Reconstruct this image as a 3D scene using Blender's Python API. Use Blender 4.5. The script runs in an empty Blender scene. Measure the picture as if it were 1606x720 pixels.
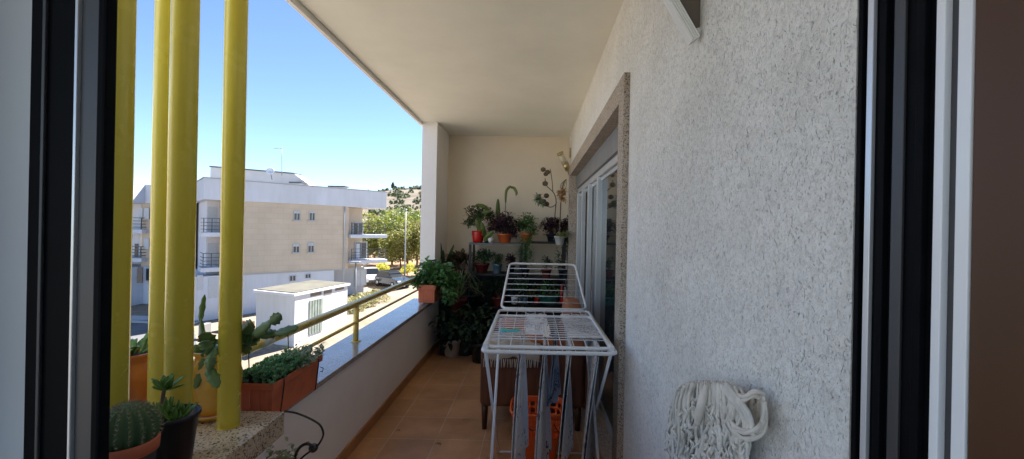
import bpy, bmesh, math, random
from mathutils import Vector, Matrix, noise
PI = math.pi
R = math.radians
random.seed(11)
scene = bpy.context.scene
COL = scene.collection
V = Vector

# ------------------------------------------------------------------ camera geometry
F = 640.0; CX, CY = 836.0, 360.0; ROLL = R(1.1); EYE = V((0, 0, 1.45))
def P(px, py, D):
    """world point seen at photo pixel (px,py) standing D metres away: used only to measure sizes and places"""
    x = px - CX; y = CY - py
    c, s = math.cos(ROLL), math.sin(ROLL)
    return V(((x*c - y*s)/F*D, D, EYE.z + (x*s + y*c)/F*D))

# ------------------------------------------------------------------ materials
def newmat(name):
    m = bpy.data.materials.new(name); m.use_nodes = True
    nt = m.node_tree; b = nt.nodes['Principled BSDF']
    return m, nt, b
def N(nt, t, **kw):
    n = nt.nodes.new(t)
    for k, v in kw.items():
        if k in n.inputs: n.inputs[k].default_value = v
        else: setattr(n, k, v)
    return n
def ramp(nt, fac, stops):
    r = nt.nodes.new('ShaderNodeValToRGB'); cr = r.color_ramp
    while len(cr.elements) > 1: cr.elements.remove(cr.elements[-1])
    cr.elements[0].position = stops[0][0]; cr.elements[0].color = (*stops[0][1], 1)
    for p, c in stops[1:]:
        e = cr.elements.new(p); e.color = (*c, 1)
    nt.links.new(fac, r.inputs['Fac']); return r
def mat(name, col, rough=.6, metal=0, spec=.5, var=.12, scale=8, bump=0, bscale=60, coat=0, trans=0, sss=0, stretch=None):
    m, nt, b = newmat(name)
    tc = N(nt, 'ShaderNodeTexCoord'); src = tc.outputs['Object']
    if stretch:
        mp = N(nt, 'ShaderNodeMapping'); mp.inputs['Scale'].default_value = stretch
        nt.links.new(src, mp.inputs['Vector']); src = mp.outputs['Vector']
    nz = N(nt, 'ShaderNodeTexNoise', Scale=scale, Detail=5.0)
    nt.links.new(src, nz.inputs['Vector'])
    a = tuple(max(0, c*(1-var)) for c in col); d = tuple(min(1, c*(1+var)) for c in col)
    r = ramp(nt, nz.outputs['Fac'], [(.3, a), (.7, d)])
    nt.links.new(r.outputs['Color'], b.inputs['Base Color'])
    b.inputs['Roughness'].default_value = rough; b.inputs['Metallic'].default_value = metal
    b.inputs['Specular IOR Level'].default_value = spec
    if coat: b.inputs['Coat Weight'].default_value = coat
    if bump:
        n2 = N(nt, 'ShaderNodeTexNoise', Scale=bscale, Detail=4.0); nt.links.new(src, n2.inputs['Vector'])
        bp = N(nt, 'ShaderNodeBump', Strength=1.0, Distance=bump)
        nt.links.new(n2.outputs['Fac'], bp.inputs['Height']); nt.links.new(bp.outputs['Normal'], b.inputs['Normal'])
    return m
def leafmat(name, c1, c2, rough=.45, trans=.25, tcol=None):
    m, nt, b = newmat(name)
    tc = N(nt, 'ShaderNodeTexCoord')
    geo = N(nt, 'ShaderNodeNewGeometry')
    r = ramp(nt, geo.outputs['Random Per Island'], [(0, c1), (.55, tuple((a+d)/2 for a, d in zip(c1, c2))), (1, c2)])
    nt.links.new(r.outputs['Color'], b.inputs['Base Color'])
    b.inputs['Roughness'].default_value = rough
    if trans:
        tr = N(nt, 'ShaderNodeBsdfTranslucent'); mx = N(nt, 'ShaderNodeMixShader'); mx.inputs[0].default_value = trans
        mul = N(nt, 'ShaderNodeMixRGB', blend_type='MULTIPLY'); mul.inputs[0].default_value = 1
        mul.inputs[2].default_value = (1.5, 1.6, .7, 1)
        nt.links.new(r.outputs['Color'], mul.inputs[1]); nt.links.new(mul.outputs[0], tr.inputs['Color'])
        nt.links.new(b.outputs[0], mx.inputs[1]); nt.links.new(tr.outputs[0], mx.inputs[2])
        nt.links.new(mx.outputs[0], nt.nodes['Material Output'].inputs['Surface'])
    return m

def stucco(name, col, dist=.004, sc=55, var=.05, pits=True):
    m, nt, b = newmat(name)
    tc = N(nt, 'ShaderNodeTexCoord'); o = tc.outputs['Object']
    n1 = N(nt, 'ShaderNodeTexNoise', Scale=1.3, Detail=9.0, Roughness=.68); nt.links.new(o, n1.inputs['Vector'])
    r1 = ramp(nt, n1.outputs['Fac'], [(.3, tuple(c*(1-var) for c in col)), (.7, tuple(min(1, c*(1+var)) for c in col))])
    n2 = N(nt, 'ShaderNodeTexNoise', Scale=float(sc), Detail=6.0, Roughness=.65, Distortion=1.2); nt.links.new(o, n2.inputs['Vector'])
    n3 = N(nt, 'ShaderNodeTexNoise', Scale=sc*.8, Detail=3.0, Roughness=.6, Distortion=2.2)
    mp = N(nt, 'ShaderNodeMapping'); mp.inputs['Scale'].default_value = (1, 1.5, .7); mp.inputs['Rotation'].default_value = (.5, 0, 0)
    nt.links.new(o, mp.inputs['Vector']); nt.links.new(mp.outputs[0], n3.inputs['Vector'])
    # worm-like scratches: thin dips where the noise is near .5, broken up by a coarse mask
    pit = ramp(nt, n3.outputs['Fac'], [(.27, (0, 0, 0)), (.40, (1, 1, 1))])
    addn = N(nt, 'ShaderNodeMath', operation='MULTIPLY_ADD'); addn.inputs[1].default_value = 1.1 if pits else 0
    nt.links.new(pit.outputs['Color'], addn.inputs[0]); nt.links.new(n2.outputs['Fac'], addn.inputs[2])
    bp = N(nt, 'ShaderNodeBump', Strength=1.0, Distance=dist)
    nt.links.new(addn.outputs[0], bp.inputs['Height']); nt.links.new(bp.outputs['Normal'], b.inputs['Normal'])
    if pits:
        dk = ramp(nt, n3.outputs['Fac'], [(.25, (.66, .65, .64)), (.37, (1, 1, 1))])
        mul = N(nt, 'ShaderNodeMixRGB', blend_type='MULTIPLY'); mul.inputs[0].default_value = 1
        nt.links.new(r1.outputs['Color'], mul.inputs[1]); nt.links.new(dk.outputs['Color'], mul.inputs[2])
        n4 = N(nt, 'ShaderNodeTexNoise', Scale=sc*.62, Detail=7.0, Roughness=.75, Distortion=.8); nt.links.new(o, n4.inputs['Vector'])
        g4 = ramp(nt, n4.outputs['Fac'], [(.36, (.77, .765, .755)), (.55, (1, 1, 1))])
        n5 = N(nt, 'ShaderNodeTexNoise', Scale=3.2, Detail=5.0, Roughness=.6); nt.links.new(o, n5.inputs['Vector'])
        g5 = ramp(nt, n5.outputs['Fac'], [(.35, (.90, .90, .89)), (.6, (1, 1, 1))])
        mu2 = N(nt, 'ShaderNodeMixRGB', blend_type='MULTIPLY'); mu2.inputs[0].default_value = 1
        mu3 = N(nt, 'ShaderNodeMixRGB', blend_type='MULTIPLY'); mu3.inputs[0].default_value = 1
        nt.links.new(mul.outputs[0], mu2.inputs[1]); nt.links.new(g4.outputs['Color'], mu2.inputs[2])
        nt.links.new(mu2.outputs[0], mu3.inputs[1]); nt.links.new(g5.outputs['Color'], mu3.inputs[2])
        nt.links.new(mu3.outputs[0], b.inputs['Base Color'])
    else: nt.links.new(r1.outputs['Color'], b.inputs['Base Color'])
    b.inputs['Roughness'].default_value = .9
    return m

def granite(name, base, rough=.25, sc=170, dark=(.05, .045, .04)):
    m, nt, b = newmat(name)
    tc = N(nt, 'ShaderNodeTexCoord'); o = tc.outputs['Object']
    v = N(nt, 'ShaderNodeTexVoronoi', Scale=float(sc)); nt.links.new(o, v.inputs['Vector'])
    sp = N(nt, 'ShaderNodeSeparateColor'); nt.links.new(v.outputs['Color'], sp.inputs[0])
    r = ramp(nt, sp.outputs[0], [(0, dark), (.16, tuple(c*.5 for c in base)), (.32, base), (.6, tuple(min(1, c*1.25) for c in base)), (.85, (base[0]*1.2, base[1]*1.0, base[2]*.8))])
    n = N(nt, 'ShaderNodeTexNoise', Scale=6.0, Detail=4.0); nt.links.new(o, n.inputs['Vector'])
    r2 = ramp(nt, n.outputs['Fac'], [(.3, (.8, .78, .74)), (.7, (1, 1, 1))])
    mul = N(nt, 'ShaderNodeMixRGB', blend_type='MULTIPLY'); mul.inputs[0].default_value = 1
    nt.links.new(r.outputs['Color'], mul.inputs[1]); nt.links.new(r2.outputs['Color'], mul.inputs[2])
    nt.links.new(mul.outputs[0], b.inputs['Base Color']); b.inputs['Roughness'].default_value = rough
    return m

def tile_mat():
    m, nt, b = newmat('terracotta_floor_tiles')
    tc = N(nt, 'ShaderNodeTexCoord'); mp = N(nt, 'ShaderNodeMapping')
    mp.inputs['Location'].default_value = (.311, .13, 0)
    nt.links.new(tc.outputs['Object'], mp.inputs['Vector'])
    bt = N(nt, 'ShaderNodeTexBrick', offset=0.0); bt.inputs['Scale'].default_value = 1; bt.inputs['Brick Width'].default_value = .325
    bt.inputs['Row Height'].default_value = .325; bt.inputs['Mortar Size'].default_value = .003; bt.inputs['Mortar Smooth'].default_value = .2
    bt.inputs['Color1'].default_value = (.68, .36, .175, 1); bt.inputs['Color2'].default_value = (.56, .295, .145, 1); bt.inputs['Mortar'].default_value = (.66, .50, .34, 1)
    nt.links.new(mp.outputs[0], bt.inputs['Vector'])
    n = N(nt, 'ShaderNodeTexNoise', Scale=3.0, Detail=6.0, Roughness=.6); nt.links.new(tc.outputs['Object'], n.inputs['Vector'])
    r2 = ramp(nt, n.outputs['Fac'], [(.32, (.66, .64, .60)), (.62, (1.0, 1.0, 1.0))])
    mul = N(nt, 'ShaderNodeMixRGB', blend_type='MULTIPLY'); mul.inputs[0].default_value = 1
    nt.links.new(bt.outputs['Color'], mul.inputs[1]); nt.links.new(r2.outputs['Color'], mul.inputs[2])
    nt.links.new(mul.outputs[0], b.inputs['Base Color'])
    rr = ramp(nt, n.outputs['Fac'], [(.3, (.3, .3, .3)), (.7, (.5, .5, .5))]); nt.links.new(rr.outputs['Color'], b.inputs['Roughness'])
    bp = N(nt, 'ShaderNodeBump', Strength=.5, Distance=.002, invert=True); nt.links.new(bt.outputs['Fac'], bp.inputs['Height']); nt.links.new(bp.outputs['Normal'], b.inputs['Normal'])
    return m

def blocks_mat(name, c1, c2, mortar, w, h, ms=.006):
    m, nt, b = newmat(name)
    tc = N(nt, 'ShaderNodeTexCoord'); uvm = N(nt, 'ShaderNodeUVMap')
    bt = N(nt, 'ShaderNodeTexBrick', offset=0.5); bt.inputs['Scale'].default_value = 1; bt.inputs['Brick Width'].default_value = w
    bt.inputs['Row Height'].default_value = h; bt.inputs['Mortar Size'].default_value = ms
    bt.inputs['Color1'].default_value = (*c1, 1); bt.inputs['Color2'].default_value = (*c2, 1); bt.inputs['Mortar'].default_value = (*mortar, 1)
    sx = N(nt, 'ShaderNodeSeparateXYZ'); nt.links.new(tc.outputs['Object'], sx.inputs[0])
    ad = N(nt, 'ShaderNodeMath', operation='MULTIPLY'); ad.inputs[1].default_value = .707
    s = N(nt, 'ShaderNodeMath', operation='ADD'); nt.links.new(sx.outputs[0], s.inputs[0]); nt.links.new(sx.outputs[1], s.inputs[1]); nt.links.new(s.outputs[0], ad.inputs[0])
    cb = N(nt, 'ShaderNodeCombineXYZ'); nt.links.new(ad.outputs[0], cb.inputs[0]); nt.links.new(sx.outputs[2], cb.inputs[1])
    nt.links.new(cb.outputs[0], bt.inputs['Vector'])
    n = N(nt, 'ShaderNodeTexNoise', Scale=.7, Detail=6.0); nt.links.new(tc.outputs['Object'], n.inputs['Vector'])
    r2 = ramp(nt, n.outputs['Fac'], [(.3, (.88, .87, .85)), (.7, (1, 1, 1))])
    mul = N(nt, 'ShaderNodeMixRGB', blend_type='MULTIPLY'); mul.inputs[0].default_value = 1
    nt.links.new(bt.outputs['Color'], mul.inputs[1]); nt.links.new(r2.outputs['Color'], mul.inputs[2])
    nt.links.new(mul.outputs[0], b.inputs['Base Color']); b.inputs['Roughness'].default_value = .85
    return m

def print_cloth(name, ink=(.06, .055, .07), sc=42, base=(.74, .74, .74), thr=.60, zs=.45):
    m, nt, b = newmat(name)
    tc = N(nt, 'ShaderNodeTexCoord'); mp = N(nt, 'ShaderNodeMapping'); mp.inputs['Scale'].default_value = (1, 1.0, zs)
    nt.links.new(tc.outputs['Object'], mp.inputs['Vector'])
    n = N(nt, 'ShaderNodeTexNoise', Scale=float(sc), Detail=2.0, Distortion=1.5); nt.links.new(mp.outputs[0], n.inputs['Vector'])
    n2 = N(nt, 'ShaderNodeTexNoise', Scale=6.0, Detail=1.0); nt.links.new(tc.outputs['Object'], n2.inputs['Vector'])
    k = ramp(nt, n2.outputs['Fac'], [(.44, (0, 0, 0)), (.50, (1, 1, 1))])
    q = ramp(nt, n.outputs['Fac'], [(thr-.02, (0, 0, 0)), (thr+.01, (1, 1, 1))])
    mu = N(nt, 'ShaderNodeMath', operation='MULTIPLY'); nt.links.new(k.outputs['Color'], mu.inputs[0]); nt.links.new(q.outputs['Color'], mu.inputs[1])
    mx = N(nt, 'ShaderNodeMixRGB'); mx.inputs[1].default_value = (*base, 1); mx.inputs[2].default_value = (*ink, 1)
    nt.links.new(mu.outputs[0], mx.inputs[0]); nt.links.new(mx.outputs[0], b.inputs['Base Color']); b.inputs['Roughness'].default_value = .9
    return m

MT = dict(
    stucco=stucco('white_roughcast', (.88, .865, .83), .0024, 120, .06),
    cream=stucco('cream_paint', (.80, .70, .55), .001, 30, .04, False),
    ceilp=stucco('ceiling_paint', (.90, .89, .79), .0008, 25, .06, False),
    parapet=stucco('grey_white_paint', (.90, .87, .84), .0012, 40, .06, False),
    tiles=tile_mat(),
    skirt=mat('skirting_tile', (.42, .20, .085), .4, var=.2, scale=5),
    granite=granite('speckled_granite', (.56, .51, .42), .2, 190),
    sillg=granite('polished_sill_granite', (.40, .40, .41), .16, 260, (.2, .2, .2)),
    surround=granite('pinkish_granite', (.46, .41, .36), .45, 230),
    yellow=mat('yellow_enamel', (.82, .62, .05), .34, var=.05, scale=5, spec=.5),
    rail=mat('olive_rail_paint', (.64, .51, .15), .3, var=.12, scale=30, metal=.25),
    railcap=mat('pale_sleeve', (.6, .62, .6), .35, var=.05),
    white_wire=mat('white_coated_wire', (.78, .79, .80), .3, var=.03),
    blackframe=mat('black_aluminium', (.004, .0045, .006), .55, var=.2, scale=20, spec=.06),
    greyalu=mat('grey_aluminium', (.07, .07, .074), .45, var=.08, metal=.3, stretch=(1, 1, .1)),
    brightalu=mat('bright_aluminium', (.72, .74, .76), .3, var=.05, metal=.4, stretch=(1, 1, .1)),
    whitereveal=mat('white_lacquer', (.88, .90, .92), .22, var=.03, scale=3),
    panelgrey=mat('grey_white_panel', (.56, .58, .60), .5, var=.05, scale=3),
    brown=mat('brown_wood', (.075, .028, .006), .5, var=.35, scale=3, stretch=(1, 1, .25)),
    darkroom=mat('room_paint', (.35, .33, .30), .9, var=.05),
    glass=mat('dark_window_glass', (.02, .025, .028), .04, var=.1, spec=.9),
    extglass=mat('shaded_window_glass', (.05, .055, .065), .12, var=.2),
    shutter=mat('roller_shutter', (.42, .44, .46), .6, var=.06),
    alu=mat('silver_aluminium', (.55, .57, .58), .35, var=.05, metal=.5, stretch=(1, 1, .1)),
    doorgrey=mat('grey_door_box', (.22, .22, .22), .5, var=.08),
    door_alu=mat('pale_door_aluminium', (.62, .65, .68), .28, var=.05, metal=.4, stretch=(1, 1, .1)),
    grey_metal=mat('grey_painted_metal', (.20, .20, .20), .5, var=.1),
    terracotta=mat('terracotta_plastic', (.58, .155, .075), .42, var=.16, scale=14, bump=.0004, bscale=90),
    glazed=mat('glazed_terracotta', (.50, .15, .05), .16, var=.15, scale=6, coat=.5),
    creampot=mat('cream_glaze', (.80, .47, .09), .2, var=.2, scale=7, coat=.4),
    blackpot=mat('black_plastic', (.012, .016, .024), .4, var=.2),
    redpot=mat('red_glaze', (.50, .015, .012), .25, var=.1),
    orangepot=mat('orange_plastic', (.60, .13, .035), .4, var=.1),
    whitepot=mat('white_ceramic', (.62, .62, .60), .35, var=.08),
    bluepot=mat('blue_grey_plastic', (.12, .2, .25), .4, var=.1),
    tealpot=mat('teal_plastic', (.02, .22, .20), .4, var=.1),
    darkredpot=mat('dark_red_clay', (.16, .025, .018), .6, var=.15),
    soil=mat('soil', (.035, .024, .016), .95, var=.5, scale=60, bump=.006, bscale=80),
    basket=mat('orange_basket_plastic', (.85, .13, .02), .35, var=.06),
    iron=mat('black_iron', (.02, .022, .026), .14, var=.2, spec=.7),
    mop=mat('cotton_strands', (.74, .70, .63), .95, var=.22, scale=22, bump=.0012, bscale=420),
    mopband=mat('cotton_band', (.72, .66, .58), .9, var=.1, scale=16, bump=.001, bscale=200),
    mopbrown=mat('worn_tan_cloth', (.42, .24, .12), .9, var=.3, scale=20),
    uph=mat('brown_upholstery', (.13, .050, .025), .5, var=.35, scale=9, bump=.002, bscale=70, stretch=(3, 3, .4)),
    uph2=mat('tan_leather', (.36, .14, .065), .5, var=.25, scale=7, bump=.0015, bscale=60),
    cushion=mat('orange_cushion', (.50, .17, .06), .85, var=.25, scale=12),
    cloth=mat('cream_cloth', (.50, .43, .35), .95, var=.15, scale=12),
    peg=mat('turquoise_plastic', (.08, .58, .58), .35, var=.05),
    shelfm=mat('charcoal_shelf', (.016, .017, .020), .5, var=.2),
    shelftop=mat('grey_shelf_top', (.13, .135, .14), .45, var=.1),
    goldm=mat('brushed_brass', (.55, .42, .22), .3, var=.1, metal=.8),
    opal=mat('opal_lamp_tube', (.70, .62, .45), .35, var=.06),
    wood=mat('dry_stem', (.16, .10, .06), .8, var=.3, scale=30),
    disc=mat('dry_brown_disc', (.12, .085, .05), .8, var=.3, scale=50),
    rib=mat('ribbed_white_metal', (.80, .80, .78), .4, var=.03),
    darkbrown=mat('flat_dark_brown', (.12, .095, .075), .7, var=.1),
    print1=print_cloth('printed_towel'),
    print2=print_cloth('dotted_towel', (.04, .06, .14), 120, (.45, .52, .62), .52, 1),
    print3=print_cloth('purple_print', (.30, .26, .29), 90, (.82, .82, .84), .53, 1),
    # exterior
    bwhite=mat('white_render', (.47, .50, .56), .85, var=.04, scale=.6),
    bgrey=mat('pale_grey_render', (.36, .37, .39), .85, var=.06, scale=.5),
    blilac=mat('lilac_white_render', (.56, .55, .58), .85, var=.04, scale=.5),
    bbeige=blocks_mat('beige_block_cladding', (.52, .44, .345), (.49, .42, .33), (.44, .375, .295), .8, .4, .012),
    bpink=mat('pink_beige_render', (.46, .38, .30), .85, var=.04, scale=.6),
    roofg=mat('pale_grey_roof', (.48, .47, .47), .7, var=.08, scale=.8),
    roofsand=mat('weathered_bitumen_roof', (.095, .09, .072), .95, var=.2, scale=1.2, bump=.01, bscale=12),
    darkm=mat('dark_metal', (.05, .055, .06), .5, var=.1),
    asphalt=mat('asphalt', (.10, .10, .105), .9, var=.25, scale=1.0, bump=.004, bscale=60),
    wallbrown=mat('brown_block_wall', (.17, .11, .075), .9, var=.25, scale=2),
    carpaint=mat('dark_blue_car_paint', (.02, .028, .04), .12, var=.1, coat=.25),
    carwhite=mat('white_car_paint', (.75, .75, .75), .15, var=.03, coat=1),
    carglass=mat('car_glass', (.008, .010, .012), .2, var=.1, spec=.25),
    tyre=mat('tyre_rubber', (.015, .015, .015), .8, var=.1),
    rim=mat('alloy_rim', (.45, .45, .46), .3, var=.05, metal=.8),
    lightred=mat('red_lens', (.4, .02, .02), .2, var=.05),
    lightclear=mat('clear_lens', (.7, .72, .72), .15, var=.05),
    lampmetal=mat('galvanised_pole', (.20, .21, .22), .5, var=.08, metal=.4),
    bark=mat('bark', (.16, .10, .06), .95, var=.3, scale=6, bump=.02, bscale=20),
    garagedoor=mat('weathered_grey_green_door', (.19, .22, .19), .7, var=.2, scale=3),
)
def sandy():
    m, nt, b = newmat('sandy_ground')
    tc = N(nt, 'ShaderNodeTexCoord'); o = tc.outputs['Object']
    n1 = N(nt, 'ShaderNodeTexNoise', Scale=.12, Detail=8.0, Roughness=.65); nt.links.new(o, n1.inputs['Vector'])
    r1 = ramp(nt, n1.outputs['Fac'], [(.34, (.17, .13, .088)), (.48, (.24, .195, .148)), (.62, (.31, .275, .225))])
    n2 = N(nt, 'ShaderNodeTexNoise', Scale=3.0, Detail=8.0, Roughness=.7); nt.links.new(o, n2.inputs['Vector'])
    r2 = ramp(nt, n2.outputs['Fac'], [(.35, (.62, .60, .56)), (.6, (1, 1, 1))])
    mul = N(nt, 'ShaderNodeMixRGB', blend_type='MULTIPLY'); mul.inputs[0].default_value = 1
    nt.links.new(r1.outputs['Color'], mul.inputs[1]); nt.links.new(r2.outputs['Color'], mul.inputs[2])
    nt.links.new(mul.outputs[0], b.inputs['Base Color']); b.inputs['Roughness'].default_value = .95
    return m
def painted(name, col, under, rough=.25, amt=.30):
    m, nt, b = newmat(name)
    tc = N(nt, 'ShaderNodeTexCoord'); o = tc.outputs['Object']
    n1 = N(nt, 'ShaderNodeTexNoise', Scale=9.0, Detail=8.0, Roughness=.7); nt.links.new(o, n1.inputs['Vector'])
    r1 = ramp(nt, n1.outputs['Fac'], [(.3, tuple(c*.975 for c in col)), (.7, col)])
    n2 = N(nt, 'ShaderNodeTexNoise', Scale=55.0, Detail=4.0, Roughness=.6); nt.links.new(o, n2.inputs['Vector'])
    k = ramp(nt, n2.outputs['Fac'], [(amt-.03, (1, 1, 1)), (amt, (0, 0, 0))])
    mx = N(nt, 'ShaderNodeMixRGB'); mx.inputs[2].default_value = (*under, 1)
    nt.links.new(k.outputs['Color'], mx.inputs[0]); nt.links.new(r1.outputs['Color'], mx.inputs[1]); nt.links.new(mx.outputs[0], b.inputs['Base Color'])
    rr = ramp(nt, n1.outputs['Fac'], [(.3, (rough*.9,)*3), (.7, (rough*1.25,)*3)]); nt.links.new(rr.outputs['Color'], b.inputs['Roughness']); b.inputs['Coat Weight'].default_value = .4; b.inputs['Coat Roughness'].default_value = .12
    return m
MT['yellow'] = painted('yellow_painted_metal', (.98, .83, .10), (.30, .20, .05), .24, .235)
def streaky(name, col, sc=1.2, amt=.14):
    """render with faint vertical rain streaks"""
    m, nt, b = newmat(name)
    tc = N(nt, 'ShaderNodeTexCoord'); mp = N(nt, 'ShaderNodeMapping'); mp.inputs['Scale'].default_value = (1, 1, .12)
    nt.links.new(tc.outputs['Object'], mp.inputs['Vector'])
    n1 = N(nt, 'ShaderNodeTexNoise', Scale=sc, Detail=8.0, Roughness=.7); nt.links.new(mp.outputs[0], n1.inputs['Vector'])
    n2 = N(nt, 'ShaderNodeTexNoise', Scale=.4, Detail=4.0); nt.links.new(tc.outputs['Object'], n2.inputs['Vector'])
    r1 = ramp(nt, n1.outputs['Fac'], [(.35, tuple(c*(1-amt) for c in col)), (.6, col)])
    r2 = ramp(nt, n2.outputs['Fac'], [(.35, (.93, .92, .90)), (.6, (1, 1, 1))])
    mul = N(nt, 'ShaderNodeMixRGB', blend_type='MULTIPLY'); mul.inputs[0].default_value = 1
    nt.links.new(r1.outputs['Color'], mul.inputs[1]); nt.links.new(r2.outputs['Color'], mul.inputs[2])
    nt.links.new(mul.outputs[0], b.inputs['Base Color']); b.inputs['Roughness'].default_value = .9
    return m
MT['bwhite'] = streaky('white_render', (.54, .57, .63), 1.5, .10)
MT['gwhite'] = streaky('shed_white_paint', (.50, .51, .53), 2.5, .09)
MT['sand'] = sandy()
def earthmat(name, cols, sc):
    m, nt, b = newmat(name)
    tc = N(nt, 'ShaderNodeTexCoord'); n1 = N(nt, 'ShaderNodeTexNoise', Scale=sc, Detail=9.0, Roughness=.7); nt.links.new(tc.outputs['Object'], n1.inputs['Vector'])
    r1 = ramp(nt, n1.outputs['Fac'], [(.32+.12*i, c) for i, c in enumerate(cols)])
    nt.links.new(r1.outputs['Color'], b.inputs['Base Color']); b.inputs['Roughness'].default_value = .95
    return m
MT['redearth'] = earthmat('red_earth', [(.15, .075, .04), (.24, .13, .07), (.28, .18, .10), (.30, .22, .14)], .5)
MT['hill'] = earthmat('dry_hillside', [(.045, .04, .025), (.085, .068, .048), (.12, .10, .072), (.145, .12, .09)], .035)

LM = dict(
    sedum=leafmat('sedum_leaf', (.10, .28, .14), (.28, .48, .28), .5, .12),
    sedum2=leafmat('grey_green_leaf', (.20, .27, .18), (.38, .44, .33), .55, .15),
    dark=leafmat('dark_leaf', (.035, .075, .03), (.09, .15, .06), .4, .15),
    broad=leafmat('broad_leaf', (.10, .19, .07), (.18, .29, .12), .4, .15),
    mid=leafmat('mid_green_leaf', (.05, .15, .05), (.16, .32, .11), .42, .25),
    lime=leafmat('yellow_green_leaf', (.09, .14, .03), (.20, .25, .06), .42, .3),
    purple=leafmat('purple_leaf', (.035, .018, .03), (.11, .06, .09), .45, .15),
    fern=leafmat('fern_leaf', (.03, .10, .03), (.10, .22, .06), .5, .3),
    grass=leafmat('pale_blade', (.22, .28, .14), (.42, .46, .28), .5, .3),
    shade=leafmat('shaded_plant_leaf', (.022, .045, .025), (.06, .10, .055), .5, .2),  # greens darkened to put the far end's shade into the leaves
    dried=leafmat('dried_petals', (.35, .16, .07), (.60, .42, .22), .8, .2),
    tree=leafmat('tree_leaf', (.075, .12, .03), (.22, .26, .06), .6, .4),
    tree2=leafmat('olive_tree_leaf', (.11, .13, .045), (.30, .28, .08), .6, .4),
    gold=leafmat('golden_bush_leaf', (.32, .33, .06), (.58, .52, .12), .6, .4),
    scrub=leafmat('scrub_leaf', (.04, .06, .028), (.11, .12, .06), .8, .1),
    dry=leafmat('dry_hedge_leaf', (.22, .21, .12), (.42, .38, .24), .8, .3),
    succ=leafmat('succulent_leaf', (.12, .26, .05), (.24, .42, .09), .4, .2),
)

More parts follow.
